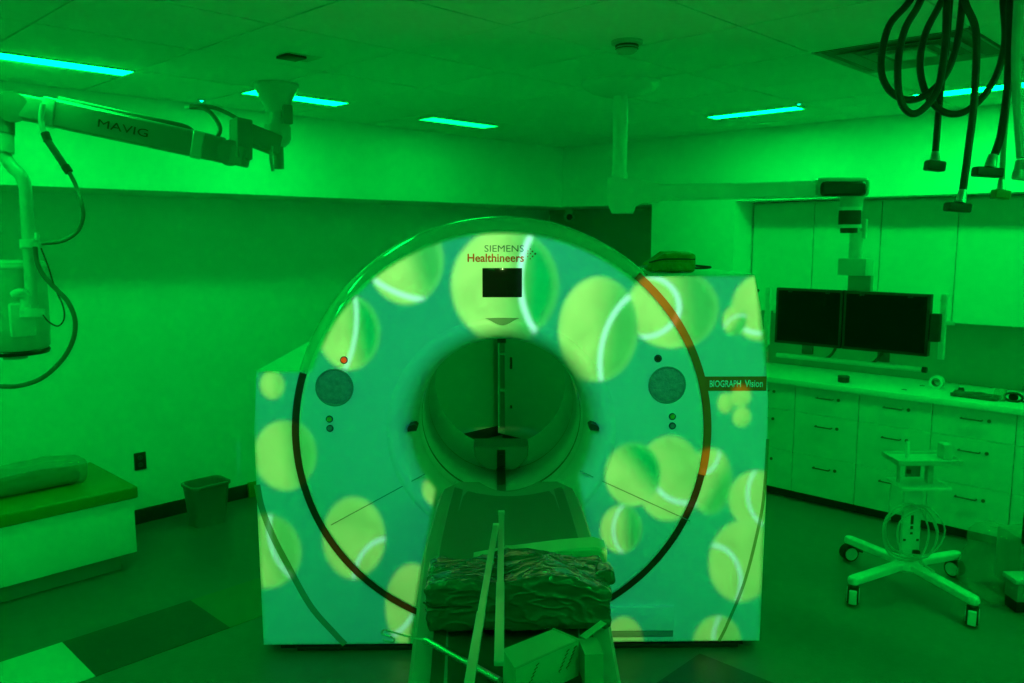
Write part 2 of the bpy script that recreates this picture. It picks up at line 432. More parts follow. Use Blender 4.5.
LAMPS += [(x, x + .6, -3.40, -3.25, 'green lit ceiling strip light of the side row out of view, ' + w_) for x, w_ in ((-2.15, 'farthest from the counter'), (-.93, 'middle one'), (.29, 'nearest the counter'))]  # unseen side row, added to brighten walls and ceiling
gx = [-.94 + .61 * k for k in range(-6, 7)]; gy = [.323 + .607 * k for k in range(-8, 4)]
gx = [x for x in gx if XN < x < XB] ; gy = [y for y in gy if YN < y < YB]
gx = [XN] + gx + [XB]; gy = [YN] + gy + [YB]
def cutrect(r, c):
    x0, x1, y0, y1 = r; a0, a1, b0, b1 = c
    if a1 <= x0 or a0 >= x1 or b1 <= y0 or b0 >= y1: return [r]
    out = []
    if a0 > x0: out.append((x0, a0, y0, y1))
    if a1 < x1: out.append((a1, x1, y0, y1))
    m0, m1 = max(x0, a0), min(x1, a1)
    if b0 > y0: out.append((m0, m1, y0, b0))
    if b1 < y1: out.append((m0, m1, b1, y1))
    return out
VENT = (.90, 1.50, -1.49, -.89)
tilemesh = {}
for i in range(len(gx) - 1):
    for j in range(len(gy) - 1):
        x0, x1, y0, y1 = gx[i] + .004, gx[i + 1] - .004, gy[j] + .004, gy[j + 1] - .004
        if x1 - x0 < .02 or y1 - y0 < .02: continue
        if (x0 + x1) / 2 > VENT[0] and (x0 + x1) / 2 < VENT[1] and VENT[2] < (y0 + y1) / 2 < VENT[3]: continue
        rects = [(x0, x1, y0, y1)]
        for L in LAMPS: rects = [q for r in rects for q in cutrect(r, (L[0] - .006, L[1] + .006, L[2] - .006, L[3] + .006))]
        bm = bmn()
        for r in rects: 
            if r[1] - r[0] > .01 and r[3] - r[2] > .01: box(bm, r[0], r[1], r[2], r[3], ZC + random.uniform(-.001, .001), ZC + .014)
        finish('ceiling_tile', bm, TILE, ce)
def DIM(x, y):                                 # strength factor per fixture, tuned to balance the room's brightness
    if y < -3: return 1.75
    if x < -3: return 1.5
    if x > 2: return 1.6
    if x < -2: return 1.8
    return .28 if x > .9 else .95
for (x0, x1, y0, y1, lab) in LAMPS:
    t = thing('ceiling_strip_light', lab, 'light', ((x0 + x1) / 2, (y0 + y1) / 2, ZC), group='ceiling strip lights')
    a, b = (x1 - x0) / 2, (y1 - y0) / 2
    bm = bmn()
    for q in ((-a, -a + .005, -b, b), (a - .005, a, -b, b), (-a + .005, a - .005, -b, -b + .005), (-a + .005, a - .005, b - .005, b)): box(bm, *q, -.003, .012)
    finish('frame', bm, VENTM, t)
    bx('diffuser', lamp_mat(DIM(x0, y0)), t, -a + .005, a - .005, -b + .005, b - .005, 0, .008)
tag(bx('baseboard_left', BASEB, None, XN, XR, YW - .012, YW, 0, .10, .004), kind='structure')
tag(bx('baseboard_recess', BASEB, None, XR - .012, XR, 1.34, YW - .013, 0, .10, .004), kind='structure')

# air diffuser
t = thing('air_diffuser', 'square stepped air diffuser in the ceiling behind the hanging hoses', 'vent', ((VENT[0] + VENT[1]) / 2, (VENT[2] + VENT[3]) / 2, ZC))
bx('backing', VENTD, t, -.295, .295, -.295, .295, .004, .011)
for (o_, i_, z_) in ((.298, .262, -.004), (.228, .185, -.010), (.15, .115, -.012)):
    bm = bmn()
    ro = [bm.verts.new((sx * o_, sy * o_, z_ + .002)) for sx, sy in ((-1, -1), (1, -1), (1, 1), (-1, 1))]
    ri = [bm.verts.new((sx * i_, sy * i_, z_ + .014)) for sx, sy in ((-1, -1), (1, -1), (1, 1), (-1, 1))]
    for k in range(4): bm.faces.new((ro[k], ro[(k + 1) % 4], ri[(k + 1) % 4], ri[k]))
    r = bmesh.ops.solidify(bm, geom=bm.faces[:], thickness=.003)
    finish('louvre_ring', bm, VENTM, t)
bx('centre_plate', VENTM, t, -.08, .08, -.08, .08, -.008, .004, .003)
# smoke detector
p = PZ(627, 41, ZC)
t = thing('smoke_detector', 'round smoke detector on the ceiling above the monitor column', 'detector', (p.x, p.y, ZC))
lt_('base', VENTM, t, [(0, 0), (.062, 0), (.062, -.012), (.05, -.016), (0, -.016)])
lt_('sensor_cap', VENTM, t, [(0, -.022), (.040, -.022), (.044, -.026), (.040, -.040), (.028, -.048), (0, -.05)])
lt_('vent_slot', DARKP, t, [(.046, -.016), (.046, -.0225), (.0, -.0225)])
lt_('vent_slot', DARKP, t, [(.0445, -.029), (.0455, -.032), (.0435, -.033), (.042, -.030)], close=True)
# dark ceiling sensor plate
p = PZ(294, 56, ZC)
t = thing('ceiling_sensor', 'small dark sensor plate on a ceiling tile left of the scanner', 'sensor', (p.x, p.y, ZC), 0)
bx('mount_plate', VENTM, t, -.05, .10, -.06, .06, -.003, .001)
bx('sensor_body', DARKP, t, -.06, .035, -.045, .045, -.014, -.003, .004)
# glowing specks; the first stands in for a ceiling reflection
p = PZ(201.5, 99.5, ZC)
t = thing('ceiling_indicator', 'tiny glowing indicator on the ceiling near the arm elbow', 'indicator', (p.x, p.y, ZC))
lt_('rim', VENTM, t, [(0, 0), (.022, 0), (.020, -.006), (0, -.006)], 20)
lt_('led', GLOWM, t, [(0, -.006), (.011, -.006), (.007, -.013), (0, -.015)], 16)
p = PZ(799, 103, ZC)
t = thing('ceiling_indicator', 'tiny glowing indicator on the ceiling above the wall cabinets', 'indicator', (p.x, p.y, ZC))
lt_('rim', VENTM, t, [(0, 0), (.022, 0), (.020, -.006), (0, -.006)], 20)
lt_('led', GLOWM, t, [(0, -.006), (.010, -.006), (.006, -.012), (0, -.014)], 16)

# ------------------------------------------------------------------ PET-CT scanner (local frame = scanner frame)
G = thing('scanner_gantry', 'large white ring shaped body scanner with tennis balls projected on its front', 'scanner', (0, 0, 0), -math.pi / 4)
GC = (-.05, 1.03)
def circ(r, a): return (GC[0] + r * math.cos(a), GC[1] + r * math.sin(a))
BC = (-.053, 0, 1.05)
YF = -.04
# face disc with hole: ring between bore circle (BC) and outer rim (GC)
bm = bmn(); seg = 128
def ring(c, r, y): return [bm.verts.new((c[0] + r * math.cos(2 * math.pi * k / seg), y, c[-1] + r * math.sin(2 * math.pi * k / seg))) for k in range(seg)]
rs = [ring(BC, .505, YF), ring((-.0515, 1.04), .70, YF), ring(GC, .876, YF), ring(GC, .886, YF + .004), ring(GC, .894, YF + .014), ring(GC, .898, YF + .03), ring(GC, .898, .02)]
for a, b in zip(rs, rs[1:]):
    for k in range(seg): bm.faces.new((a[k], a[(k + 1) % seg], b[(k + 1) % seg], b[k]))
fc = finish('front_cover', bm, WHITE, G, smooth=True, sharp=60)
# bore flare
lt_('bore_ring', WHITE, G, [(.505, YF), (.495, YF - .006), (.478, YF - .008), (.455, YF), (.432, YF + .022), (.412, YF + .06), (.398, YF + .11), (.390, YF + .17), (.387, YF + .22), (.40, YF + .22), (.47, YF + .1), (.505, YF + .03)], 128, 'Y', BC, 60)
lt_('tunnel', TUNNEL, G, [(.387, .18), (.387, .27), (.380, .275), (.380, .62), (.384, .625), (.384, 1.20), (.42, 1.27), (.45, 1.27), (.45, .18)], 96, 'Y', BC, 60)
lt_('tunnel_gap', DARKP, G, [(.3865, .275), (.3795, .276), (.3795, .30), (.3865, .305)], 96, 'Y', BC)
lt_('tunnel_gap', GREYT, G, [(.3802, .66), (.3795, .662), (.3795, .668), (.3802, .67)], 96, 'Y', BC)
# round rear housing
bm = bmn()
pf = [(.899, -.004), (.922, .012), (.940, .04), (.952, .075), (.960, .12), (.964, .20), (.966, .35), (.966, 1.20), (.90, 1.27), (.45, 1.27)]
lathe(bm, pf, 128, 'Y', (GC[0], 0, GC[1]))
finish('drum_cover', bm, WHITE_G, G, smooth=True, sharp=40)
# side covers
RB = .916
a0 = math.atan2(.285, -.88); a1 = 1.5 * math.pi
n = 40
poly = [(-.05, .04), (-1.147, .04), (-1.149, .6), (-1.149, 1.05), (-1.130, 1.315)]
poly += [circ(RB, a0 + (a1 - a0) * k / n) for k in range(n + 1)]
pr('side_cover', WHITE, G, poly, 0, 1.09, bev=.006)
b0 = math.atan2(.704, .60); b1 = -.5 * math.pi
poly = [circ(RB, b1 + (b0 - b1) * k / n) for k in range(n + 1)]
poly += [(1.056, 1.734), (1.085, 1.60), (1.117, 1.40), (1.135, 1.18), (1.145, .72), (1.143, .04), (-.05, .04)]
pr('side_cover', WHITE, G, poly, 0, 1.05, bev=.006)
# gap/trim rings
def arcband(name, m, r0, r1, a0, a1, y0, y1, n=48):
    P = [circ(r1, a0 + (a1 - a0) * k / n) for k in range(n + 1)]; Q = [circ(r0, a0 + (a1 - a0) * k / n) for k in range(n + 1)]
    bm = bmn(); V = []
    for (p, q) in zip(P, Q): V.append([bm.verts.new((p[0], y0, p[1])), bm.verts.new((q[0], y0, q[1])), bm.verts.new((q[0], y1, q[1])), bm.verts.new((p[0], y1, p[1]))])
    for a, b in zip(V, V[1:]):
        for k in range(4): bm.faces.new((a[k], a[(k + 1) % 4], b[(k + 1) % 4], b[k]))
    bm.faces.new(V[0]); bm.faces.new(V[-1][::-1])
    return finish(name, bm, m, G, smooth=True)
tag(arcband('trim_ring', ORANGE, .9000, .933, math.radians(50), math.radians(-12), -.012, .004), 'orange trim arc')
tag(arcband('trim_ring', BROWN, .9000, .930, math.radians(-12.1), math.radians(-197.5), -.010, .004, 96), 'dark trim arc')
lp = PG(705, 376.5); lq = PG(766.5, 390.5)
bx('label_plate', ORANGE, G, lp.x - .02, 1.124, -.004, .002, lq.z, lp.z)
a = PG(709.5, 387.2, -.004); b = PG(741, 380.2, -.004)
text('model_lettering', 'BIOGRAPH', LETW, G, (a.x, -.0042, a.z), (1, 0, 0), (0, 0, 1), b.x - a.x, b.z - a.z)
a = PG(744.5, 387.2, -.004); b = PG(763, 379.8, -.004)
text('model_lettering', 'Vision', LETW, G, (a.x, -.0042, a.z), (1, 0, 0), (0, 0, 1), b.x - a.x, b.z - a.z)
# display and maker's lettering
a = PG(482.3, 268, YF); b = PG(522, 297.3, YF)
bx('display_screen', SCREEN, G, a.x, b.x, YF - .004, YF + .004, b.z, a.z, .003)
def ltxt(body, m, x0, yb, x1, yt):
    a = PG(x0, yb, YF); b = PG(x1, yt, YF)
    return text('maker_lettering', body, m, G, (a.x, YF - .0005, a.z), (1, 0, 0), (0, 0, 1), b.x - a.x, b.z - a.z, .0015, bold=.0 if body.isupper() else .018)
ltxt('SIEMENS', LETT, 484.5, 251.8, 523.8, 245.2)
ltxt('Healthineers', LETO, 467.5, 262, 524, 253.6)
for (x, y, r) in ((528, 251, .5), (530.2, 249, .6), (532.5, 251.5, .85), (530.5, 253.6, .7), (535.2, 253.8, 1.0), (532.6, 256.4, .85), (530.3, 258.8, .6), (527.6, 256.5, .5), (527.8, 253.6, .45)):
    c = PG(x, y, YF); disc('logo_dot', LETO, G, (c.x, YF - .0015, c.z), r * .0046, .0012, seg=12)
# speakers, buttons, laser windows
for (px, py, lab) in ((334.5, 387.5, 'left'), (667, 385, 'right')):
    c = PG(px, py, YF)
    g = lt_('speaker_grille', SPKR, G, [(0, -.010), (.03, -.0095), (.055, -.007), (.068, -.004), (.075, -.001), (.078, .004), (0, .004)], 48, 'Y', (c.x, YF, c.z))
    lt_('rim', GREYT, g, [(.075, -.004), (.079, -.007), (.083, -.004), (.083, .002), (.075, .002)], 48, 'Y', (c.x, YF, c.z), close=True)
for (px, py, m_, r) in ((344, 360, RED, .0155), (329.5, 419, GRN_B, .0145), (330, 428.3, GREYT, .0145), (658, 358.5, mat('amber_dim', (.10, .03, .01), .4), .0155), (672.3, 416.5, GRN_B, .0145), (672.3, 425.8, GREYT, .0145)):
    c = PG(px, py, YF)
    btn = lt_('control_button', m_, G, [(0, -.009), (r * .7, -.008), (r * .8, -.004), (r * .8, .002), (0, .002)], 24, 'Y', (c.x, YF, c.z))
    lt_('button_bezel', DARKP, btn, [(r * .82, -.005), (r * .95, -.007), (r * 1.08, -.003), (r * 1.08, .002), (r * .82, .002)], 24, 'Y', (c.x, YF, c.z), close=True)
for (px, py, s) in ((412.5, 427.5, -1), (594, 427, 1)):
    c = PG(px, py, YF)
    bm = bmn(); prism(bm, [(-.020, -.016), (.018, -.012), (.022, .006), (.012, .016), (-.014, .010), (-.022, -.002)] if s < 0 else [(.020, -.016), (-.018, -.012), (-.022, .006), (-.012, .016), (.014, .010), (.022, -.002)], YF - .012, YF + .06)
    for v in bm.verts: v.co.x += c.x; v.co.z += c.z
    finish('laser_window', bm, DARKP, G)
a = PG(485.5, 318.2, YF); b = PG(519, 318.2, YF); cpt = PG(502, 325, YF)
poly = [(a.x + (b.x - a.x) * k / 14, a.z + .002 * math.sin(math.pi * k / 14)) for k in range(15)]
poly += [(b.x - (b.x - a.x) * k / 14, a.z - (a.z - cpt.z) * math.sin(math.pi * k / 14) ** 1.5) for k in range(1, 14)]
pr('indicator_window', GREYT, G, poly, YF - .013, YF + .01)
bx('bore_sensor', DARKP, G, BC[0] - .018, BC[0] + .022, .17, .20, BC[2] + .365, BC[2] + .386, .003)
# panel seams on the cover
def strip(name, m, pts, wd, y, hgt=.0012, curve=True):
    P = [Vector((q[0], 0, q[1])) for q in pts]; P = catmull(P, 8) if curve else P
    bm = bmn(); V = []
    for i, p in enumerate(P):
        d = (P[min(i + 1, len(P) - 1)] - P[max(i - 1, 0)]).normalized(); nrm = Vector((-d.z, 0, d.x)) * wd / 2
        V.append([bm.verts.new((p + nrm) + Vector((0, y - hgt, 0))), bm.verts.new((p - nrm) + Vector((0, y - hgt, 0))), bm.verts.new((p - nrm) + Vector((0, y + .001, 0))), bm.verts.new((p + nrm) + Vector((0, y + .001, 0)))])
    for a, b in zip(V, V[1:]):
        for k in range(4): bm.faces.new((a[k], a[(k + 1) % 4], b[(k + 1) % 4], b[k]))
    bm.faces.new(V[0]); bm.faces.new(V[-1][::-1])
    return finish(name, bm, m, G)
def gp(L, y=0.0): return [(PG(x, yy, y).x, PG(x, yy, y).z) for x, yy in L]
strip('cover_seam', GREYT, gp(((331, 525), (425, 474)), YF), .004, YF, curve=False)
strip('cover_seam', GREYT, gp(((580, 471), (690, 521)), YF), .004, YF, curve=False)
strip('corner_groove', mat('groove_grey', (.20, .30, .16), .6), [(-1.146, .80), (-1.13, .70), (-1.09, .575), (-1.034, .449), (-.928, .233), (-.82, .095), (-.774, .042)], .028, 0)
strip('corner_groove', MATS['groove_grey'], [(1.141, 1.0), (1.137, .80), (1.121, .623), (1.063, .338), (.99, .13), (.952, .042)], .014, 0)
# service panel, lower right
a = PG(606, 606); b = PG(673, 630)
bx('service_panel', WHITE, G, .40, b.x, -.016, .002, b.z + .004, a.z, .006)
bx('panel_ledge', GREYT, G, .40, b.x, -.006, .002, b.z - .03, b.z + .003, .002)
bx('plinth', DARKP, G, -1.08, 1.08, .05, 1.02, 0, .045)
# reflective step below the covers
bx('base_plate', DARKP, G, -1.0, 1.05, .02, .06, .001, .022, .004)

# ------------------------------------------------------------------ patient table
TB = thing('patient_table', 'long padded scanner table running into the bore', 'table', g2r((-.024, -.95, 0)), -math.pi / 4)
def tz(y): return .83 + (y + .02) * .0745        # top height along the table (scanner y)
def thw(y):                                    # half width
    K = [(-2.4, .27), (-1.5, .287), (-.75, .316), (-.4, .306), (-.06, .288)]
    for (a, u), (b, v) in zip(K, K[1:]):
        if y <= b: return u + (v - u) * max(0, (y - a) / (b - a))
    return .288
ys = [-2.35 + 2.29 * k / 28 for k in range(29)]
def shell(prof_fn, name, m, smooth=True, y_list=ys, cap=True):
    bm = bmn(); R = []
    for y in y_list: R.append([bm.verts.new((x, y + .95, z)) for x, z in prof_fn(y)])
    n = len(R[0])
    for a, b in zip(R, R[1:]):
        for k in range(n): bm.faces.new((a[k], a[(k + 1) % n], b[(k + 1) % n], b[k]))
    if cap: bm.faces.new(R[0]); bm.faces.new(R[-1][::-1])
    return finish(name, bm, m, TB, smooth=smooth)
def body(y):
    h, z = thw(y), tz(y)
    e = min(1.0, (-.06 - y) / .14); r = h - .06 * (1 - math.sqrt(max(0, 1 - (1 - e) ** 2)))
    top = [(-r + .10 + (2 * r - .20) * k / 10, z - .045 * (1 - (2 * k / 10 - 1) ** 2)) for k in range(11)]
    return [(-r, z - .02), (-r + .012, z)] + top + [(r - .012, z), (r, z - .02), (r - .01, z - .10), (r - .09, z - .17), (-r + .09, z - .17), (-r + .01, z - .10)]
shell(body, 'table_shell', BEDM)
def pad(y):
    h, z = thw(y) - .062, tz(y)
    T = [(-h + 2 * h * k / 12, z + .012 - .042 * (1 - (2 * k / 12 - 1) ** 2)) for k in range(13)]
    return T + [(x, zz - .018) for x, zz in T[::-1]]
shell(pad, 'mattress', PAD, y_list=[-2.3 + 2.15 * k / 20 for k in range(21)])
def film(y):
    h, z = thw(y) - .055, tz(y) + .018
    T = []
    for k in range(17):
        x = -h + 2 * h * k / 16
        T.append((x, z + .004 * noise.noise(Vector((x * 9, y * 7, 0))) - .020 * (1 - (2 * k / 16 - 1) ** 2)))
    return T
bm = bmn(); R = [[bm.verts.new((x, y + .95, z)) for x, z in film(y)] for y in [-.95 + .86 * k / 14 for k in range(15)]]
for a, b in zip(R, R[1:]):
    for k in range(16): bm.faces.new((a[k], a[k + 1], b[k + 1], b[k]))
finish('plastic_cover', bm, FILM, TB, smooth=True)
bx('pedestal', BEDM, TB, -.22, .22, -1.25, -.02, .03, .60, .04)
bx('base_plate', DARKP, TB, -.27, .27, -1.35, .02, 0, .035, .008)
# cradle inside the bore
a = PG(476, 447, .6); b = PG(531, 447, .6)
hw = (b.x - a.x) / 2; cx0 = BC[0]
poly = [(-hw, a.z), (hw, a.z), (hw - .004, a.z - .05), (hw - .03, a.z - .09), (hw - .07, .69), (0, .68), (-hw + .07, .69), (-hw + .03, a.z - .09), (-hw + .004, a.z - .05)]
bm = bmn(); prism(bm, [(x + cx0, z) for x, z in poly], .60, .78, .006); sb = finish('bed_support', bm, ENAM_D, G, smooth=True)
bx('slot', DARKP, sb, cx0 - .022, cx0 + .022, .596, .602, .70, a.z - .015)
disc('pin', RUB, sb, (cx0, .588, a.z - .05), .013, .010, seg=16)
bx('guide_rail', DARKP, G, cx0 - .022, cx0 + .022, .10, .594, .68, .705, .003)

# ------------------------------------------------------------------ things lying on the table
def gthing(name, label, cat, g): return thing(name, label, cat, g2r(g), -math.pi / 4)
# foam wedge behind the wrapped pack
zb = tz(-1.0) + .006
t = gthing('foam_board', 'pale foam board standing behind the wrapped pack on the table', 'board', (-.02, -.98, zb))
bm = bmn(); prism(bm, [(-.13, .0), (.29, .0), (.305, .03), (.305, .128), (.27, .140), (.16, .132), (.0, .112), (-.13, .088)], -.05, .05, .008); finish('board', bm, FOAM, t, smooth=True)
a = PGZ(514, 549, tz(-.75) - .01)
t = gthing('paper_tag', 'small pale paper tag lying on the table mattress', 'tag', (a.x, a.y, tz(-.75) - .008))
bm = bmn(); box(bm, -.032, .032, -.022, .022, .0, .004, .001); finish('tag', bm, FOAM, t)
tb('tag_string', FOAM, t, [(.03, .0, .004), (.05, .01, .005), (.06, .03, .004)], .0015, 5, True)
# wrapped pack
z0 = tz(-1.19) + .011
t = gthing('wrapped_pack', 'bulky pack wrapped in dark crinkled plastic across the middle of the table', 'package', (-.024, -1.18, z0))
bm = gridbox(-.258, .288, -.120, .118, .0, .150, 84, 84, 84, .022)
for v in bm.verts:
    k = v.co.z / .15
    v.co.z += (.014 * math.sin(v.co.x * 9 + 1.2) + .010 * math.sin(v.co.x * 21 + v.co.y * 9)) * k
crumple(bm, .005, 8, 3)
for v in bm.verts:                              # sharp creases of stretched film
    n = v.co
    r1 = 1 - abs(noise.noise(Vector((n.x * 7 + n.z * 9, n.z * 16 - n.x * 5, n.y * 15)))) * 2.2
    r2 = 1 - abs(noise.noise(Vector((n.x * 15 - n.z * 22, n.z * 30 + n.x * 11, n.y * 28 + 5)))) * 2.2
    f = max(0, r1) ** 4 * .006 + max(0, r2) ** 4 * .0045
    c0 = Vector((n.x * .86, n.y * .3, .07)); v.co += (n - c0).normalized() * (f - .004)
for v in bm.verts: v.co.z = max(v.co.z, .0)
wr = finish('wrap', bm, WRAP, t, smooth=True, sharp=180)
tb('binding_cord', RUB, t, [(-.262, -.10, .085), (-.235, -.126, .083), (-.18, -.128, .086), (-.12, -.126, .084)], .003, 6, True)
bm = gridbox(.250, .308, -.04, .06, .10, .150, 10, 10, 10, .018); crumple(bm, .008, 12, 8)
finish('wrap_ear', bm, WRAP, t, smooth=True, sharp=180)
# carton
zc = tz(-1.5) + .01; HC = .105
t = gthing('carton', 'open cardboard carton at the near end of the table', 'box', (.06, -1.52, zc))
q = [PGZ(x, y, zc + HC) for x, y in ((503, 649), (553, 629), (579, 640), (515, 669))]
q = [(p.x - .06, p.y + 1.52) for p in q]
bm = bmn(); prism(bm, q, .004, HC, axis='Z'); finish('carton_body', bm, CARD, t)
e0 = Vector((q[2][0], q[2][1], 0)); e1 = Vector((q[3][0], q[3][1], 0)); d = (e1 - e0).normalized(); nn = Vector((-d.y, d.x, 0))
if nn.y > 0: nn = -nn
br('edge_tape', CARDD, t, (q[2][0], q[2][1], HC + .001), (q[3][0], q[3][1], HC + .001), .005, .003)
br('edge_tape', CARDD, t, (q[2][0], q[2][1], HC + .001), (q[1][0], q[1][1], HC + .001), .006, .003)
br('edge_tape', CARDD, t, (q[3][0], q[3][1], HC), (q[3][0], q[3][1], .01), .006, .004, up=(1, 0, 0))
bm = bmn(); bar(bm, (q[2][0] + .006, q[2][1] - .01, .05), (q[2][0] + .055, q[2][1] - .005, .05), .09, .085); finish('side_flap', bm, CARDD, t)
bm = bmn(); bar(bm, (q[2][0] + .012, q[2][1] + .02, HC - .004), (q[2][0] + .075, q[2][1] + .075, HC + .012), .022, .003); finish('top_flap', bm, CARD, t)
for (u0, nl) in ((.66, 1), (.06, 2)):
    for ln in range(nl):
        base = e0 + d * ((e1 - e0).length * (u0 + ln * .12)) + nn * .0015
        pts = []
        for k in range(13):
            pts.append(base + Vector((0, 0, HC - .012 - .0045 * k)) + d * (.0028 * k + (.0045 if k % 2 else -.0035)))
        tb('carton_marking', RUB, t, pts, .0011, 5)
# poles
def flatpole(name, label, p0, p1, wd, th, m_=METAL):
    base = Vector((p0 + p1) / 2); base.z = min(p0.z, p1.z) - th / 2
    t = gthing(name, label, 'pole', base)
    a, b = p0 - base, p1 - base
    br('pole_shaft', m_, t, a, b, wd, th, bev=min(wd, th) * .25)
    br('pole_sleeve', m_, t, a, a + (b - a) * .42, wd * 1.18, th * 1.2, bev=min(wd, th) * .25)
    br('pole_tip', ENAM_L, t, a + (b - a) * .985, b + (b - a) * .004, wd * 1.1, th * 1.15, bev=min(wd, th) * .2)
    return t
zt = z0 + .170
POLE = mat('satin_pole', (.42, .44, .43), .3, .35, var=.06, vscale=10)
flatpole('metal_pole', 'left of two long metal poles leaning over the wrapped pack', PGZ(463, 720, zt + .012), PGZ(496, 525, zt + .012), .019, .010, POLE)
flatpole('metal_pole', 'right of two long metal poles, ending beside the carton', PGZ(499, 664, zt), PGZ(501.5, 512, zt), .020, .010, POLE)
# hook rod
zr = tz(-1.4) + .035
h0 = PGZ(426, 640, zr); h1 = PGZ(500, 681, zr)
base = Vector(((h0.x + h1.x) / 2, (h0.y + h1.y) / 2, zr - .011))
t = gthing('hook_rod', 'thin metal rod with a curled wire hook, left near edge of the table', 'rod', base)
tb('tube', METAL, t, [h0 - base, h1 - base], .010, 14)
hk = [PGZ(x, y, zr) - base for x, y in ((428, 640.5), (410, 637), (392, 632), (384, 630), (382, 634), (389, 636.5), (394, 639), (392, 642), (383, 640))]
tb('wire_hook', METAL, t, hk, .0026, 8, True)
# pale sheet at the very front
zf = tz(-1.72)
a = PGZ(527, 676, zf + .10)
t = gthing('plastic_sheet', 'crumpled pale plastic sheet at the bottom edge of the picture on the table', 'sheet', (a.x, a.y - .10, zf + .008))
bm = gridbox(-.085, .085, -.10, .07, .0, .10, 12, 12, 12, .04); crumple(bm, .008, 10, 4)
for v in bm.verts: v.co.z = max(.002, v.co.z)
finish('sheet', bm, FOAM, t, smooth=True, sharp=180)

# pack on top of the right side cover
p = PG(672, 262, .35)
t = gthing('tool_pouch', 'olive zipped pouch lying on top of the scanner side cover', 'pouch', (p.x, .35, 1.734))
bm = gridbox(-.125, .10, -.06, .08, .0, .090, 16, 16, 16, .018); crumple(bm, .010, 12, 2)
for v in bm.verts: v.co.z = max(.0, v.co.z)
for v in bm.verts:
    if v.co.x < -.05: v.co.z *= 1 - .5 * min(1, (-.05 - v.co.x) / .07)
finish('pouch_body', bm, GLASSG, t, smooth=True, sharp=180)
tb('carry_loop', RUB, t, [(.10, .0, .03), (.15, -.01, .026), (.185, 0, .022), (.18, .02, .018), (.14, .022, .016), (.10, .02, .016)], .005, 8, True)
tb('zip', RUB, t, [(-.12, -.055, .045), (-.06, -.068, .06), (.02, -.066, .062), (.095, -.062, .06)], .004, 6, True)
tb('cord_end', METAL, t, [(-.115, -.03, .03), (-.15, -.02, .024), (-.165, -.02, .02)], .006, 8, True)
bx('flap', GLASSG, t, -.06, .09, -.066, -.058, .012, .045, .003)

# ------------------------------------------------------------------ recess behind: storage cabinet, camera
t = thing('storage_cabinet', 'tall grey storage cabinet with sliding door ajar, seen through the bore', 'cabinet', (3.05, 2.45, 0))
bm = bmn()
SHADEC = mat('cabinet_grey', (.42, .43, .42), .5, var=.03)  # door colour darkened to stand in for low light behind the scanner
for q in ((-.25, .30, .43, .45, .05, 1.78), (-.25, .30, -.45, -.43, .05, 1.78), (.28, .30, -.43, .43, .05, 1.78), (-.25, .28, -.43, .43, 1.76, 1.78), (-.25, .28, -.43, .43, .05, .08)): box(bm, *q)
finish('carcass', bm, LAM, t)
for z in (.45, .80, 1.15): bx('shelf', LAM, t, -.24, .28, -.43, .43, z, z + .02)
d_ = bx('door', SHADEC, t, -.272, -.252, -.43, .34, .06, 1.77, .002)
bx('handle', DARKP, d_, -.284, -.272, .24, .262, .69, .80, .003)
bx('lock', DARKP, d_, -.280, -.272, .24, .262, .32, .35, .003)
bx('kick', BASEB, t, -.22, .28, -.42, .42, 0, .05)
p = PX(569.5, 216, 3.25)
t = thing('security_camera', 'small white dome camera mounted under the bulkhead behind the scanner', 'camera', (p.x, p.y, ZB))
zz = p.z - ZB
lt_('mount', ENAM, t, [(0, 0), (.04, 0), (.038, -.03), (.03, -.05), (0, -.05)], 24)
bx('bracket', ENAM, t, -.02, .02, -.02, .02, zz - .02, -.04, .004)
lt_('housing', ENAM, t, [(0, .045), (.035, .040), (.048, .02), (.05, 0), (.045, -.025), (.02, -.045), (0, -.048)], 28, 'Z', (0, 0, zz - .01))
v = (CAM - Vector((p.x, p.y, p.z))).normalized()
bm = bmn(); tube(bm, [Vector((0, 0, zz - .01)) + v * .03, Vector((0, 0, zz - .01)) + v * .055], .028, 20); finish('lens', bm, DARKP, t, smooth=True)

# ------------------------------------------------------------------ wall of cabinets
XF = 2.97
US = [.58, .063, -.387, -.848, -1.318, -1.78]
ords = ['base cabinet half hidden behind the scanner', 'base cabinet next to the scanner', 'base cabinet with three drawers behind the rolling stand', 'base cabinet right of the rolling stand', 'base cabinet at the right picture edge']
for i in range(5):
    y1, y0 = US[i], US[i + 1]; yc = (y0 + y1) / 2; hw = (y1 - y0) / 2 - .001
    t = thing('base_cabinet', ['white laminate three drawer ', 'white laminate three drawer ', 'white laminate ', 'white laminate three drawer ', 'white laminate three drawer '][i] + ords[i], 'cabinet', (XF, yc, 0), group='base cabinets under the counter')
    bx('carcass', LAM, t, .02, .60, -hw, hw, .085, .848)
    bx('kick', BASEB, t, .06, .58, -hw, hw, 0, .085)
    for (z0, z1) in ((.658, .845), (.359, .655), (.072, .356)):
        d_ = bx('drawer_front', LAM, t, 0, .0195, -hw + .0015, hw - .0015, z0, z1, .0015, 1)
        zh = z1 - .062 if z0 > .6 else z1 - .075
        L = 2 * hw
        ha, hb = hw - L * .36, hw - L * .61
        bm = bmn(); tube(bm, [(0, ha, zh), (-.026, ha, zh), (-.028, ha - .004, zh), (-.028, hb + .004, zh), (-.026, hb, zh), (0, hb, zh)], .005, 8)
        finish('handle', bm, DMETAL, d_, smooth=True)
        disc('lock', DMETAL, d_, (-.006, hw - L * .69, zh), .011, .006, 'X', 16)
ct = tag(bx('counter_top', COUNTER, None, XF - .025, XR, -3.2, .59, .849, .889, .003), 'long pale counter top over the base cabinets', 'counter')
UP_ = [.585, .108, -.365, -.845, -1.30, -1.76]
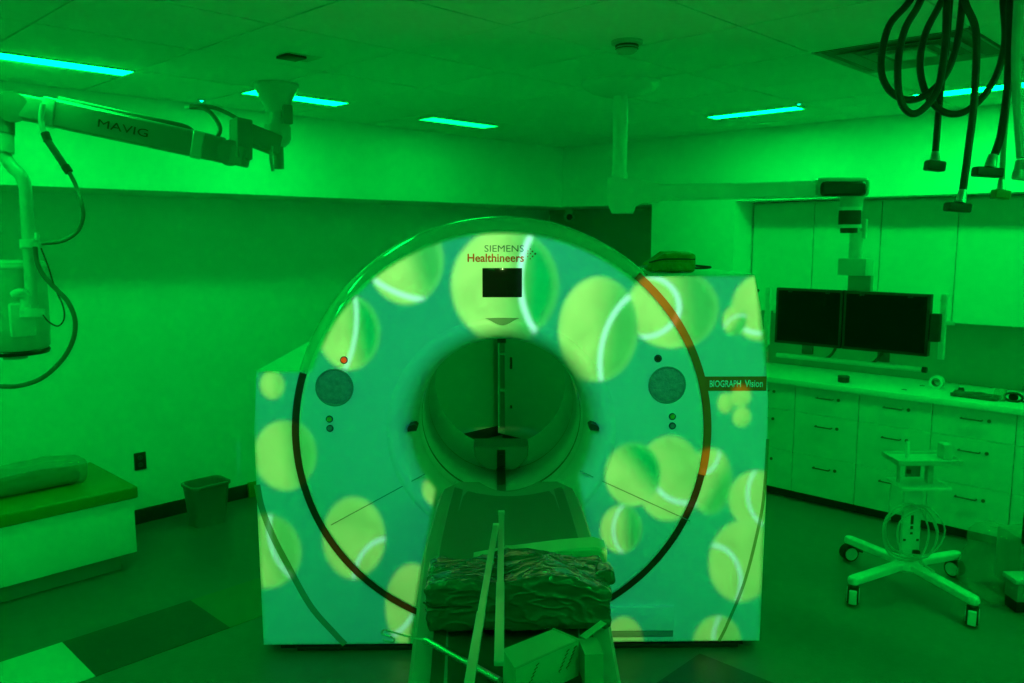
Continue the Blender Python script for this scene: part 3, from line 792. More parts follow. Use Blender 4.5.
lab = ['beside the wall pier', 'behind the monitor column', 'behind the hanging monitor pair, right half', 'second from the right picture edge', 'at the right picture edge']
for i in range(5):
    y1, y0 = UP_[i], UP_[i + 1]; yc = (y0 + y1) / 2; hw = (y1 - y0) / 2 - .001
    t = thing('wall_cabinet', 'white laminate wall cabinet ' + lab[i], 'cabinet', (3.25, yc, 1.34), group='wall cabinets above the counter')
    bx('carcass', LAM, t, .02, .348, -hw, hw, .0, .815)
    d_ = bx('door', LAM, t, 0, .0195, -hw + .002, hw - .002, .003, .80, .0015, 1)
    if i < 3: disc('lock', DMETAL, d_, (-.007, [hw - .06, hw - .035, -hw + .06][i], [.15, .145, .145][i]), .012, .007, 'X', 16)
# items on the counter
p = PZ(843.5, 382, .889)
t = thing('black_canister', 'small black round canister on the counter below the monitors', 'canister', (p.x, p.y, .889))
lt_('body', DARKP, t, [(0, 0), (.036, 0), (.038, .004), (.038, .034), (0, .034)], 28)
lt_('lid', DMETAL, t, [(0, .034), (.040, .034), (.040, .042), (.037, .045), (0, .045)], 28)
p = PZ(938, 388, .889)
t = thing('tape_roll', 'white tape roll standing on the counter by the backsplash', 'tape', (3.30, PX(937, 380, 3.30).y, .889))
lt_('tape', ENAM_L, t, [(.028, -.02), (.044, -.02), (.044, .02), (.028, .02)], 32, 'X', (0, 0, .044), close=True)
lt_('core', CAB_G, t, [(.024, -.021), (.028, -.021), (.028, .021), (.024, .021)], 32, 'X', (0, 0, .044), close=True)
p = PZ(974, 399, .889)
t = thing('sealed_pouch', 'flat sealed plastic pouch lying on the counter', 'pouch', (p.x + .04, p.y, .889), 0)
bm = gridbox(-.05, .06, -.13, .14, .0, .03, 12, 12, 12, .012); crumple(bm, .006, 16, 6)
for v in bm.verts: v.co.z = max(.0005, v.co.z)
finish('pouch_body', bm, WRAP, t, smooth=True, sharp=180)
bm = gridbox(-.02, .03, -.16, -.10, .0, .075, 8, 8, 8, .012); crumple(bm, .008, 18, 9)
for v in bm.verts: v.co.z = max(.0005, v.co.z)
finish('pouch_corner', bm, BAG, t, smooth=True, sharp=180)
p = PZ(961, 392, .889)
t = thing('small_bottle_cap', 'small dark cap lying on the counter left of the sealed pouch', 'cap', (p.x, p.y, .889))
lt_('cap', DARKP, t, [(0, 0), (.018, 0), (.020, .012), (.014, .03), (0, .032)], 20)
lt_('rim', ENAM_L, t, [(.0, .032), (.012, .032), (.010, .040), (0, .042)], 20)
p = PZ(1013, 402, .889)
t = thing('goggles', 'black eyewear with a looped strap on the counter at the right picture edge', 'goggles', (p.x, p.y, .889))
cc = (0, 0, .030)
tb('frame', RUB, t, [(.0, .05 * math.cos(2 * math.pi * k / 16), .030 + .026 * math.sin(2 * math.pi * k / 16)) for k in range(17)], .0075, 8)
disc('lens', SCREEN, t, (-.002, 0, .03), .026, .003, 'X', 20)
tb('strap', RUB, t, [(0, -.05, .03), (.01, -.09, .034), (.02, -.16, .03), (.02, -.24, .010)], .005, 6, True)
tb('strap', RUB, t, [(0, -.045, .012), (-.01, -.10, .007), (-.02, -.18, .006), (-.02, -.26, .006)], .005, 6, True)
for (x, y, l_) in ((904, 390, 'small dark paper clip on the counter front'), (922, 386, 'small dark paper clip further back on the counter')):
    p = PZ(x, y, .889)
    t = thing('paper_clip', l_, 'clip', (p.x, p.y, .889))
    tb('wire', DMETAL, t, [(0, .016, .003), (.004, 0, .003), (.004, -.016, .003), (-.004, -.016, .003), (-.004, .012, .003)], .0025, 6)

# ------------------------------------------------------------------ left: bench, bag, outlet, bin
BX1 = -.80; BY0 = 2.22
t = thing('bench', 'low white bench with an olive vinyl top along the left wall', 'bench', (-1.8, 2.58, 0))
bx('body', mat('bench_white', (.84, .85, .82), .45, var=.02), t, -1.2, BX1 - .02 + 1.8 - .0, BY0 - 2.58, .36, .10, .42, .004)
bx('kick', ENAM_D, t, -1.15, BX1 - .09 + 1.8, BY0 + .06 - 2.58, .34, 0, .10)
bx('bench_top', VINYL, t, -1.25, BX1 + 1.8, BY0 - .015 - 2.58, .36, .42, .488, .012, 3)
for k in range(5):
    x = .30 + .07 * k
    tb('vinyl_crease', VINYL, t, [(x + .30 - .0, BY0 - .016 - 2.58, .43), (x + .34, BY0 - .017 - 2.58, .455), (x + .36, BY0 - .010 - 2.58, .484)], .002, 5, True)
p = PZ(37, 493, .488)
t = thing('plastic_bag', 'clear crinkled plastic bag of linen on the bench', 'bag', (p.x, p.y + .1, .488), 0)
bm = gridbox(-.42, .28, -.11, .11, .0, .15, 18, 18, 18, .05); crumple(bm, .012, 8, 1)
for v in bm.verts: v.co.z = max(.001, v.co.z - .03 * math.sin((v.co.x + .4) * 5) * 0)
finish('bag_film', bm, BAG, t, smooth=True, sharp=180)
bm = gridbox(-.38, .24, -.085, .085, .003, .085, 10, 10, 10, .035); crumple(bm, .008, 9, 7)
for v in bm.verts: v.co.z = max(.003, v.co.z)
finish('contents', bm, mat('linen_olive', (.10, .15, .05), .6, var=.2, bump=.4, bscale=15), t, smooth=True, sharp=180)
# outlet
p = PY(140, 461, YW)
t = thing('wall_outlet', 'black double power outlet on the left wall', 'outlet', (p.x, YW, p.z))
bx('cover_plate', DARKP, t, -.038, .038, -.006, 0, -.058, .058, .002)
for dz in (.024, -.024):
    s_ = disc('socket', DMETAL, t, (0, -.009, dz), .017, .004, 'Y', 20)
    bx('slot', RUB, s_, -.008, -.005, -.0105, -.009, dz - .005, dz + .005)
    bx('slot', RUB, s_, .005, .008, -.0105, -.009, dz - .005, dz + .005)
# bin
p = PZ(208, 523, 0)
t = thing('waste_bin', 'grey plastic waste bin standing by the left wall', 'bin', (-.19, 2.66, 0), 0)
def rr(a, b, r, n=5):
    P = []
    for cx_, cy_, s in ((a - r, b - r, 0), (-a + r, b - r, 1), (-a + r, -b + r, 2), (a - r, -b + r, 3)):
        for k in range(n + 1):
            an = math.pi / 2 * (s + k / n); P.append((cx_ + r * math.cos(an), cy_ + r * math.sin(an)))
    return P
bm = bmn(); lv = [(.105, .08, .04, .0), (.13, .098, .05, .255), (.134, .102, .05, .262), (.134, .102, .05, .28), (.122, .090, .045, .28), (.10, .075, .04, .02)]
R = [[bm.verts.new((x, y, z)) for x, y in rr(a, b, r)] for a, b, r, z in lv]
for a, b in zip(R, R[1:]):
    for k in range(len(a)): bm.faces.new((a[k], a[(k + 1) % len(a)], b[(k + 1) % len(a)], b[k]))
bm.faces.new(R[0][::-1]); bm.faces.new(R[-1])
finish('bin_body', bm, BINM, t, smooth=True, sharp=50)
bm = bmn(); R = [[bm.verts.new((x, y, z)) for x, y in rr(a, b, r)] for a, b, r, z in ((.1345, .1025, .05, .262), (.139, .107, .05, .266), (.139, .107, .05, .282), (.127, .095, .045, .286), (.122, .090, .045, .280))]
for a, b in zip(R, R[1:]):
    for k in range(len(a)): bm.faces.new((a[k], a[(k + 1) % len(a)], b[(k + 1) % len(a)], b[k]))
finish('rim', bm, BINM, t, smooth=True, sharp=50)
p = PY(252, 490, YW)
t = thing('door_stop_panel', 'narrow olive upright panel leaning at the wall base behind the scanner', 'panel', (PY(253, 500, YW - .03).x, YW - .03, 0))
bx('panel', VINYL, t, -.035, .05, -.012, .012, .0, .115, .008)

# ------------------------------------------------------------------ ceiling arm with injector (left)
def S(px, py, d): return PD(px, py, d)
pm = PZ(276, 84, ZC); dm = (pm - CAM).dot(FWD)
A = thing('ceiling_injector_arm', 'white jointed ceiling arm carrying an injector head at the left picture edge', 'medical arm', (pm.x, pm.y, ZC))
A0 = Vector((pm.x, pm.y, ZC))
def q(px, py, d=dm): return PD(px, py, d) - A0
def zq(py): return PD(283, py, dm).z - ZC
lt_('ceiling_flange', ENAM, A, [(0, 0), (.115, 0), (.115, -.012), (.108, -.02), (.085, zq(97)), (.060, zq(108)), (.058, zq(112)), (0, zq(112))], 40)
lt_('column', ENAM, A, [(0, zq(108)), (.050, zq(108)), (.050, zq(127)), (0, zq(127))], 32)
lt_('hub', ENAM, A, [(0, zq(124)), (.060, zq(124)), (.066, zq(127)), (.066, zq(138)), (.056, zq(142)), (.036, zq(146)), (0, zq(146))], 36)
bx('column_cover', ENAM_D, A, -.005, .05, -.07, -.035, zq(124), zq(105), .006)
lt_('column_stub', ENAM_D, A, [(0, zq(143)), (.026, zq(143)), (.026, zq(168)), (0, zq(168))], 24)
tb('dangling_lead', CAB_L, A, [q(272, 146, dm - .06), q(271, 158, dm - .06), q(273, 171, dm - .06)], .008, 8, True)
dl = dm - .02
br('short_link', ENAM_D, A, q(278, 146, dm), q(240, 131, dl - .12), .08, .10, bev=.015)
de = dl - .14
br('elbow_post', ENAM_D, A, q(241, 119.5, de), q(241, 160, de), .085, .085, up=(1, 0, 0), bev=.012)
bm = bmn(); v_ = (CAM - PD(230, 153, de)).normalized()
tube(bm, [q(230, 153, de) - v_ * .055, q(230, 153, de) + v_ * .055], .062, 32); finish('elbow_joint', bm, ENAM_D, A, smooth=True)
br('elbow_body', ENAM_D, A, q(247, 158, de), q(222, 152, de), .10, .095, bev=.012)
d2 = de - .30
_p0, _p1 = q(228, 151.5, de), q(50, 113, d2)
def along(t_): return _p0.lerp(_p1, t_) if t_ <= 1 else _p0 + (_p1 - _p0) * t_
br('spring_arm', ENAM_D, A, along(0.02), along(1.0), .085, .118, bev=.015)
br('arm_rail', ENAM, A, along(.08) + Vector((0, 0, .058)), along(.97) + Vector((0, 0, .060)), .05, .012, bev=.004)
br('arm_sleeve', ENAM, A, along(.15), along(.22), .10, .126, bev=.012)
br('arm_sleeve', ENAM, A, along(.97), along(1.04), .10, .126, bev=.012)
a = along(.74); b = along(.52); xd = (b - a).normalized(); ud = (Vector((0, 0, 1)) - xd * xd.z).normalized(); nv = xd.cross(ud)
text('arm_lettering', 'MAVIG', RUB, A, a + nv * .0428 - ud * .02, xd, ud, .21, .036, .002, bold=0.0)
br('shoulder', ENAM_D, A, along(1.02), q(14, 106, d2 - .05), .095, .11, bev=.02)
bm = bmn(); v_ = (CAM - PD(12, 106, d2 - .05)).normalized()
tube(bm, [q(12, 107, d2 - .05) - v_ * .06, q(12, 107, d2 - .05) + v_ * .06], .066, 32); finish('shoulder_joint', bm, ENAM_D, A, smooth=True)
d3 = d2 - .06
tb('drop_post', ENAM_D, A, [q(4, 112, d3), q(4, 134, d3)], .042, 24)
tb('drop_collar', ENAM, A, [q(4, 134.5, d3), q(4.5, 153, d3)], .039, 24)
tb('drop_tube', ENAM, A, [q(4, 148, d3), q(5, 156, d3), q(12, 167, d3), q(21, 176, d3), q(25.5, 190, d3), q(27, 215, d3), q(29, 245, d3), q(31, 280, d3), q(32.5, 312, d3)], .027, 20, True)
tb('tube_clamp', ENAM_L, A, [q(29, 240, d3), q(29.5, 248.5, d3)], .038, 24)
tb('clamp_knob', ENAM_L, A, [q(37, 240, d3 - .02), q(37, 233, d3 - .02)], .011, 14)
tb('tube_foot', ENAM_L, A, [q(32.5, 308.5, d3), q(32.5, 317.5, d3)], .050, 28)
dh = d3 + .10
c0 = q(8, 262, dh); c1 = q(8, 346, dh)
hd = lt_('injector_head', ENAM, A, [(0, .01), (.12, .008), (.146, -.002), (.150, -.02), (.150, -.30), (.146, -.385), (.135, -.40), (0, -.40)], 40, 'Z', tuple(c0))
lt_('head_lip', DARKP, A, [(.0, -.398), (.140, -.398), (.146, -.405), (.140, -.42), (0, -.422)], 40, 'Z', tuple(c0))
lt_('head_nozzle', ENAM, A, [(0, -.41), (.055, -.41), (.05, -.445), (0, -.447)], 24, 'Z', tuple(c0))
lt_('head_cap_ring', ENAM_L, A, [(.150, -.006), (.153, -.012), (.153, -.022), (.150, -.026)], 40, 'Z', tuple(c0), close=True)
tb('head_yoke', ENAM_L, A, [q(14, 296, dh - .15), q(20, 293, d3 - .05), q(25, 297, d3 - .03), q(26, 312, d3 - .03)], .022, 14, True)
bx('side_panel', ENAM_L, A, c0.x - .05, c0.x + .05, c0.y - .17, c0.y - .12, c0.z - .33, c0.z - .18, .01)
dc = d3 - .05
tb('arm_cable', CAB_L, A, [q(43, 104, d2 - .07), q(41, 118, d2 - .07), q(43, 129, d2 - .07), q(47, 137, d2 - .07)], .012, 10, True)
tb('cable_plug', RUB, A, [q(45, 133, d2 - .07), q(48, 141, d2 - .07)], .018, 12)
tb('cable_plug', mat('plug_grey', (.05, .055, .05), .4), A, [q(48, 141, d2 - .07), q(66, 168, d2 - .07)], .0155, 12)
tb('cable_plug', RUB, A, [q(65, 166, d2 - .07), q(69, 172, d2 - .07)], .018, 12)
tb('arm_cable', CAB_G, A, [q(69, 172, d2 - .07), q(76, 186, d2 - .07), q(82, 205, dc), q(83, 218, dc), q(77, 232, dc), q(62, 241, dc), q(42, 243.5, dc)], .0085, 10, True)
tb('arm_cable', CAB_G, A, [q(35, 247, dc), q(37, 262, dc), q(44, 276, dc), q(56, 289, dc), q(68, 302, dc), q(75, 320, dc), q(73, 340, dc), q(62, 360, dc), q(42, 378, dc), q(18, 386, dc), q(-8, 386, dc)], .010, 10, True)
tb('arm_cable', RUB, A, [q(41, 248, dc), q(48, 266, dc), q(55, 288, dc), q(63, 306, dc), q(64, 319, dc), q(58, 326, dc), q(49, 322, dc), q(43, 315, dc)], .0032, 8, True)
tb('arm_cable', CAB_G, A, [q(190, 107, de - .02), q(205, 109, de - .02), q(216, 119, de - .02), q(220, 130, de - .02), q(214, 139, de - .02), q(200, 142, de - .02), along(.24) + Vector((0, 0, .072)), along(.5) + Vector((0, 0, .072)), along(.95) + Vector((0, 0, .072))], .011, 10, True)
tb('arm_cable', CAB_G, A, [q(190, 106.5, de - .01), q(210, 107, de - .01), q(225, 112, de - .01), q(238, 119, de - .01)], .010, 10, True)
tb('cable_end', ENAM_L, A, [q(185, 107.5, de), q(193, 107, de)], .008, 10)

# ------------------------------------------------------------------ ceiling boom with two monitors
pm = PZ(621, 83, ZC); B0 = Vector((pm.x, pm.y, ZC)); db = (pm - CAM).dot(FWD)
Bm = thing('monitor_boom', 'white ceiling column with a swing arm holding two black monitors', 'monitor arm', B0)
def q(px, py, d=db): return PD(px, py, d) - B0
def zq(py): return PD(620, py, db).z - ZC
lt_('ceiling_canopy', ENAM_L, Bm, [(0, 0), (.20, 0), (.20, -.006), (.19, -.022), (.15, -.045), (.10, -.060), (.05, -.066), (0, -.066)], 56)
lt_('column', ENAM_L, Bm, [(0, -.06), (.037, -.06), (.037, zq(183)), (0, zq(183))], 32)
lt_('column_collar', ENAM_L, Bm, [(.037, zq(172)), (.042, zq(172)), (.042, zq(178)), (.037, zq(178))], 32, close=True)
hub_z = zq(193)
bm = bmn()
poly = [(-.058, zq(177.5)), (.02, zq(178.5)), (.10, zq(180)), (.20, zq(184)), (.20, zq(202)), (.12, zq(203)), (.085, zq(206)), (.070, zq(213)), (-.035, zq(213)), (-.05, zq(207)), (-.058, zq(200))]
ex = (PD(838, 190, db - .1) - B0); ex.z = 0; ex.normalize(); 
prism(bm, poly, -.065, .065, 0)
ey = Vector((-ex.y, ex.x, 0))
for v in bm.verts: v.co = ex * v.co.x + ey * v.co.y + Vector((0, 0, v.co.z))
finish('hub', bm, ENAM_L, Bm, smooth=True)
dme = 4.20
arm_end = q(856, 188.5, dme)
s0 = ex * .15 + Vector((0, 0, zq(192.5)))
br('swing_arm', ENAM_L, Bm, s0, arm_end, .11, .082, bev=.018)
br('brake_housing', DARKP, Bm, q(818, 189, dme - .06), q(864, 189, dme - .06), .10, .075, bev=.03)
br('brake_cover', ENAM, Bm, q(814, 187.5, dme - .04), q(867, 187.5, dme - .04), .10, .098, bev=.03)
def vcyl(name, m, px, y0, y1, r, d=dme - .03, seg=28):
    a = q(px, y0, d); b = q(px, y1, d); b.x, b.y = a.x, a.y
    return tb(name, m, Bm, [a, b], r, seg)
vcyl('arm_underside', ENAM, 852, 194, 211, .055)
vcyl('pivot', DARKP, 850, 210.5, 224.5, .054, dme - .04)
vcyl('pivot_ring', ENAM_L, 850, 207, 210.5, .058, dme - .04)
vcyl('pivot_ring', ENAM_L, 850, 224.5, 228, .056, dme - .04)
vcyl('pivot', DARKP, 849, 228, 233, .042, dme - .04)
vcyl('drop_stem', ENAM_L, 856.5, 232, 259, .033, dme - .02)
br('side_cable_cover', ENAM_L, Bm, q(864.5, 219, dme - .04), q(863, 239, dme - .04), .03, .02, up=(1, 0, 0), bev=.006)
# monitors: plane parallel to the cabinet wall
mt = [PD(779.5, 288, 4.60), PD(928.5, 294, 3.99), PD(924.5, 358, 3.99), PD(778, 343.5, 4.60)]
XM = (mt[0].x + mt[1].x) / 2
yl, yr = mt[0].y, mt[1].y; zt_ = (mt[0].z + mt[1].z) / 2; zb_ = (mt[2].z + mt[3].z) / 2
def lx(x, y, z): return (x - B0.x, y - B0.y, z - B0.z)
def bxx(name, m, parent, x0, x1, y0, y1, z0, z1, bev=0):
    a = lx(x0, min(y0, y1), z0); b = lx(x1, max(y0, y1), z1)
    return bx(name, m, parent, a[0], b[0], a[1], b[1], a[2], b[2], bev)
ym = yl + (yr - yl) * .468
bb = PX(837, 260, XM + .06); be = PX(875, 275, XM + .06)
bxx('junction_box', ENAM, Bm, XM + .02, XM + .13, PX(866, 260, XM + .02).y, PX(838, 260, XM + .02).y, PX(850, 275.5, XM + .02).z, PX(850, 258.5, XM + .02).z, .004)
bxx('monitor_bracket', ENAM_D, Bm, XM + .05, XM + .09, PX(871, 276, XM + .05).y, PX(848, 276, XM + .05).y, zt_ - .18, PX(850, 275, XM + .05).z, .003)
for (ya, yb_, ) in ((yl, ym + .003), (ym - .003, yr)):
    mo = bxx('monitor', DARKP, Bm, XM, XM + .045, ya, yb_, zb_, zt_, .004)
    bxx('screen', SCREEN, mo, XM - .0015, XM + .001, ya - .014, yb_ + .014, zb_ + .016, zt_ - .014)
    bxx('stand_foot', DMETAL, mo, XM + .01, XM + .03, (ya + yb_) / 2 - .03, (ya + yb_) / 2 + .03, zb_ - .05, zb_ + .002, .003)
    for f_ in (.22, .78): bxx('fixing', DARKP, mo, XM - .004, XM, ya + (yb_ - ya) * f_ - .012, ya + (yb_ - ya) * f_ + .012, zt_ - .022, zt_ - .006, .001)
bxx('side_mount', DARKP, Bm, XM + .005, XM + .05, yr - .045, yr - .002, zt_ - .235, zt_ - .095, .006)
bxx('rear_rail', ENAM_L, Bm, XM + .05, XM + .065, yr - .10, yl + .04, zt_ - .15, zt_ - .13, .003)
for (pxx, y0, y1) in ((768, 287, 345), (944.5, 294, 360)):
    y_ = PX(pxx, 300, XM + .055).y
    bxx('side_post', ENAM_L, Bm, XM + .045, XM + .07, y_ - .014, y_ + .014, PX(pxx, y1, XM + .055).z, PX(pxx, y0, XM + .055).z, .004)
ha = PX(777, 355, XM - .06); hb = PX(925, 370, XM - .06)
tb('handle_bar', ENAM_L, Bm, [Vector(lx(XM - .06, ha.y, ha.z)), Vector(lx(XM - .06, hb.y, hb.z))], .013, 16)
tb('handle_end', DARKP, Bm, [Vector(lx(XM - .06, hb.y + .012, hb.z)), Vector(lx(XM - .06, hb.y - .008, hb.z))], .015, 16)
for pxx in (832, 878):
    a = PX(pxx - 6, 356, XM - .055)
    tb('handle_bracket', DMETAL, Bm, [Vector(lx(XM - .055, a.y, ha.z + (hb.z - ha.z) * .5 + .004)), Vector(lx(XM - .03, a.y - .02, zb_ - .03)), Vector(lx(XM + .02, a.y - .025, zb_ + .01))], .008, 8, True)

# ------------------------------------------------------------------ hoses hanging from the ceiling
def hose(label, m, pts, d, r, conn, cm=DARKP, up=True):
    P = [PD(x, y, d) for x, y in pts]
    top = P[0]; root = Vector((top.x, top.y, ZC))
    t = thing('supply_hose', label, 'hose', root, group='hoses hanging from the ceiling')
    L = [root] + P if up else P
    tb('hose_tube', m, t, [p - root for p in L], r, 10, True)
    if conn:
        (x0, y0, x1, y1, mx, my0, my1) = conn
        tb('ferrule', METAL, t, [PD(mx + (x0 + x1) / 2 * 0, my0, d) - root, PD((mx + (x0 + x1) / 2) / 2, my1, d) - root], r * 1.25, 14, rs=[r * 1.1, r * 1.6])
        br('connector', cm, t, PD(x0, (y0 + y1) / 2 - 1, d) - root, PD(x1, (y0 + y1) / 2 + 1, d) - root, .035, (y1 - y0) / FPX * d, bev=.006)
    return t
RH = .0095
def loop(label, pts, d):
    P = [PD(x, y, d) for x, y in pts]
    r0 = Vector((P[0].x, P[0].y, ZC))
    t = thing('supply_hose', label, 'hose', r0, group='hoses hanging from the ceiling')
    e = Vector((P[-1].x, P[-1].y, ZC))
    tb('hose_tube', RUB, t, [p - r0 for p in [r0] + P + [e]], RH, 10, True)
loop('black hose hanging in the widest, leftmost loop', [(912, -4), (889, 26), (881, 64), (887, 87), (903, 99), (922, 97), (942, 80), (956, 48), (963, -4)], 2.25)
loop('black hose hanging in the narrow middle loop', [(922, -4), (905, 29), (898, 64), (900, 98), (910, 113), (923, 109), (938, 88), (945, 45), (947, -4)], 2.20)
loop('black hose hanging in the rightmost loop', [(943, -4), (926, 32), (920, 64), (926, 93), (942, 111), (961, 113), (980, 100), (997, 74), (1005, 39), (1003, -4)], 2.30)
hose('black hose with a straight drop to a black block connector, left of the hose ends', RUB, [(950, -4), (946, 48), (940, 97), (935.5, 151)], 2.36, RH, (926, 161, 943.5, 171, 935.5, 152, 161))
hose('black hose ending lowest of all, over the wall cabinets', RUB, [(964, -4), (976, 32), (974.5, 97), (969, 145), (963, 190)], 2.15, RH, (946, 203, 969, 212, 963, 190, 203))
hose('black hose ending in a tilted black connector near the right picture edge', RUB, [(1010, -4), (1008, 80), (1002, 130), (995, 154)], 2.21, RH * 1.1, (974, 167.5, 1001, 177, 993, 155, 168))
hose('dark hose ending in a green block connector', HOSE_G, [(1013, -4), (1009, 80), (1004, 140), (1002, 180)], 2.33, RH * .8, (993, 190, 1008, 199, 1001.5, 180, 190), mat('green_connector', (.12, .22, .05), .4))
hose('pale grey hose at the right picture edge', CAB_L, [(1019, -4), (1016, 60), (1018, 110), (1021.5, 158)], 2.18, RH * 1.3, (1015, 170, 1030, 180, 1021, 160, 170), ENAM)

# ------------------------------------------------------------------ rolling stand
feet = [PZ(848.5, 560, 0), PZ(852.5, 603, 0), PZ(971.5, 624, 0), PZ(954, 576, 0)]
fc_ = sum(feet, Vector()) / 4
R0 = Vector((fc_.x, fc_.y, 0))
RS = thing('rolling_stand', 'white four-legged rolling equipment stand with a coiled cable', 'stand', R0)
hubz = .15
lt_('base_hub', ENAM_L, RS, [(0, hubz - .035), (.06, hubz - .035), (.07, hubz - .02), (.06, hubz + .012), (.03, hubz + .022), (0, hubz + .022)], 32)
for k, f in enumerate(feet):
    e = Vector((f.x - R0.x, f.y - R0.y, .125)); d = Vector((e.x, e.y, 0)).normalized()
    bm = bmn(); bar(bm, Vector((0, 0, hubz - .004)) + d * .03, e - d * .0, .058, .040, bev=.012)
    lathe(bm, [(0, -.018), (.026, -.018), (.030, -.008), (.030, .008), (.024, .018), (0, .019)], 24, 'Z', tuple(e))
    leg = finish('leg', bm, ENAM_L, RS, smooth=True)
    ang = [2.3, .15, .05, 2.0][k]
    cs = bpy.data.objects.new('caster', None)
    ax = Vector((math.cos(ang), math.sin(ang), 0))
    view = (CAM - f); view.z = 0; view.normalize(); side = Vector((-view.y, view.x, 0))
    ax = [view * .85 + side * .5, side, side, view * .85 - side * .5][k].normalized()
    c = Vector((e.x, e.y, .047))
    bm = bmn(); tube(bm, [c - ax * .027, c + ax * .027], .047, 28)
    wh = finish('caster', bm, RUB, RS, smooth=True)
    bm = bmn()
    for s in (-1, 1): tube(bm, [c + ax * s * .0275, c + ax * s * .031], .037, 24)
    finish('wheel_cover', bm, ENAM_L, wh, smooth=True)
    if k in (1, 2):
        bm = bmn(); bar(bm, c + ax * -.019 - view * -.040, c + ax * .019 - view * -.040, .024, .072, up=(0, 0, 1), bev=.006); finish('fork', bm, ENAM_L, wh, smooth=True)
    bm = bmn(); tube(bm, [Vector((e.x, e.y, .09)), Vector((e.x, e.y, .11))], .016, 14); finish('swivel', bm, DMETAL, wh, smooth=True)
    if k == 0:
        bm = bmn(); bar(bm, c + Vector((0, 0, .03)) - side * -.03, c + Vector((0, 0, .015)) + side * .075, .02, .012, bev=.003); finish('brake_pedal', bm, RUB, wh, smooth=True)
dS = (R0 + Vector((0, 0, .4)) - CAM).dot(FWD)
def sq(px, py, dd=0.0): return PD(px, py, dS + dd) - R0
zz = lambda py: sq(910, py).z
hx = (CAM - R0); hx.z = 0; hx.normalize(); sd = Vector((-hx.y, hx.x, 0))  # toward viewer, to viewer's left/right
sd = RIGHT.copy()
c = sq(911, 520); c.z = 0
def ob(name, m, x0, x1, d0, d1, z0, z1, bev=.004, ctr=c):
    bm = bmn(); box(bm, x0, x1, d0, d1, z0, z1, bev)
    f2 = Vector((FWD.x, FWD.y, 0)).normalized()
    for v in bm.verts: v.co = Vector((ctr.x, ctr.y, 0)) + RIGHT * v.co.x + f2 * v.co.y + Vector((0, 0, v.co.z))
    return finish(name, bm, m, RS, smooth=bev > 0)
ob('column_plate', ENAM_L, -.048, .048, -.012, .012, .14, zz(486))
for (dx, z_, h_) in ((0, zz(519), .05), (0, zz(527), .018), (0, zz(533), .012), (-.035, zz(540), .012), (.035, zz(540), .012)):
    ob('plate_hole', DARKP, dx - .007, dx + .007, -.0135, -.010, z_ - h_ / 2, z_ + h_ / 2, .0)
ob('lower_shelf', ENAM_L, -.105, .155, -.10, .10, zz(484), zz(481))
ob('shelf_post', ENAM, -.09, -.078, -.01, .01, zz(481), zz(459))
ob('shelf_post', ENAM, .065, .095, -.02, .02, zz(481), zz(459))
ob('shelf_panel', ENAM_D, -.02, .06, .05, .06, zz(478), zz(462))
ob('upper_tray', ENAM, -.135, .205, -.10, .10, zz(459), zz(456), .006)
for (x0, x1, d0, d1) in ((-.135, -.125, -.10, .10), (.195, .205, -.10, .10), (-.125, .195, .09, .10), (-.125, .195, -.10, -.09)): ob('tray_lip', ENAM, x0, x1, d0, d1, zz(456), zz(453.5), .002)
ob('tray_clip', ENAM_L, -.055, -.04, -.02, .0, zz(455), zz(438), .003)
ob('tray_box', ENAM, .135, .185, -.03, .04, zz(456), zz(441), .006)
ob('tray_knob', RUB, -.09, -.07, -.11, -.095, zz(466), zz(462), .003)
ob('cable_lock', RUB, .01, .045, -.035, -.012, zz(556), zz(550), .005)
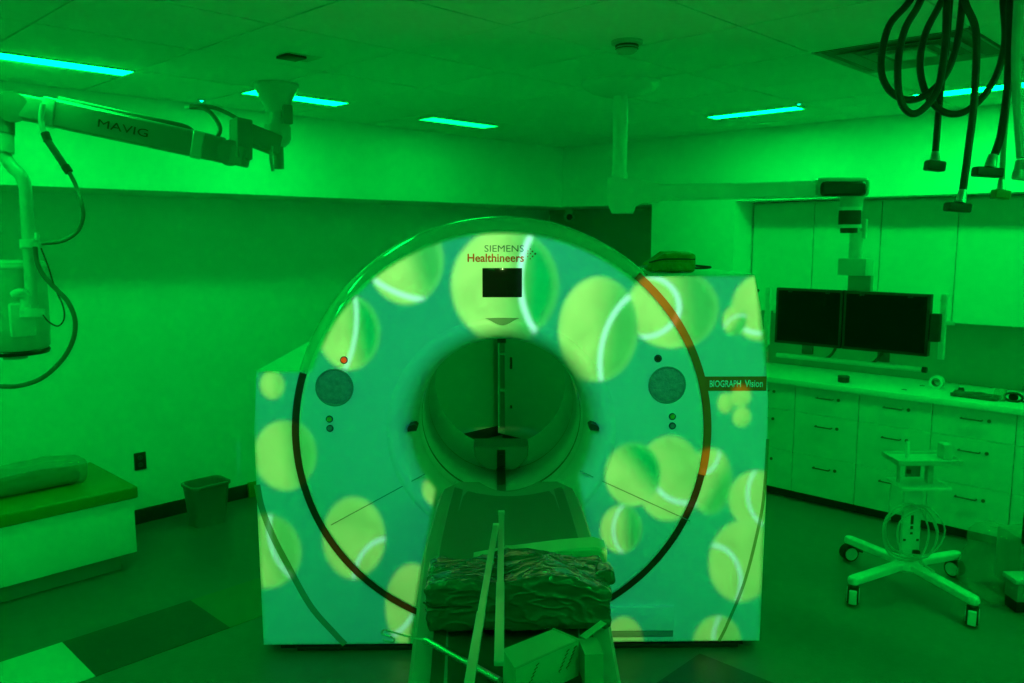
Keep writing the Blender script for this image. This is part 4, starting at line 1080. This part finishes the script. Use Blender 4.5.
for (rx, rz, cxp, cyp, rr_, dd) in ((27, 27, 911, 533, .0055, -.05), (23, 29, 906, 533, .0055, -.07), (30, 25, 915, 531, .005, -.06), (20, 24, 917, 535, .005, -.08)):
    pts = [sq(cxp + rx * math.cos(2 * math.pi * k / 24), cyp - rz * math.sin(2 * math.pi * k / 24) + 1.5 * math.sin(k), dd) for k in range(25)]
    tb('coiled_cable', CAB_L, RS, pts, rr_, 8)
tb('coiled_cable', CAB_L, RS, [sq(890, 520, -.06), sq(889, 500, -.02), sq(891, 485, 0)], .005, 8, True)
tb('coiled_cable', CAB_L, RS, [sq(918, 556, -.06), sq(926, 566, -.10), sq(934, 572, -.12), sq(930, 577, -.12), sq(922, 572, -.10)], .005, 8, True)

# ------------------------------------------------------------------ wrapped equipment, right picture edge
SHR = mat('clear_shroud', (.35, .42, .34), .12, var=.15, vscale=8, bump=.7, bscale=16, trans=.68)
p = PZ(1012, 606, 0)
f2 = Vector((FWD.x, FWD.y, 0)).normalized(); hd_ = math.atan2(RIGHT.y, RIGHT.x)
t = thing('wrapped_equipment', 'equipment shrouded in clear plastic at the right picture edge', 'equipment', (p.x, p.y, 0), hd_)
# local x = picture right, y = away from the viewer
bm = gridbox(-.10, .30, .02, .30, .0, .36, 22, 22, 22, .05)
for v in bm.verts: v.co.x -= .05 * (1 - v.co.z / .36); v.co.y += .05 * noise.noise(v.co * 5)
crumple(bm, .02, 9, 12); crumple(bm, .010, 26, 2)
for v in bm.verts: v.co.z = max(.0, v.co.z)
finish('plastic_shroud', bm, SHR, t, smooth=True, sharp=180)
bx('cabinet_body', ENAM_D, t, .06, .30, .06, .28, .05, .34, .02)
bx('ledge', ENAM, t, -.055, .16, -.10, .02, .155, .185, .012)
bx('drawer_box', ENAM_D, t, -.035, .16, -.09, .02, .06, .155, .006)
bx('foot', RUB, t, -.03, .13, -.08, .02, .0, .06, .006)
bx('dark_grip', RUB, t, .035, .09, -.01, .03, .33, .50, .012)
bm = bmn()
bmesh.ops.create_grid(bm, x_segments=24, y_segments=10, size=1)
for v in bm.verts: v.co = Vector((-.10 + v.co.x * .09, .12 + v.co.y * .14, .012)) + noise.noise_vector(v.co * 3.3) * .010
finish('shroud_hem', bm, SHR, t, smooth=True)
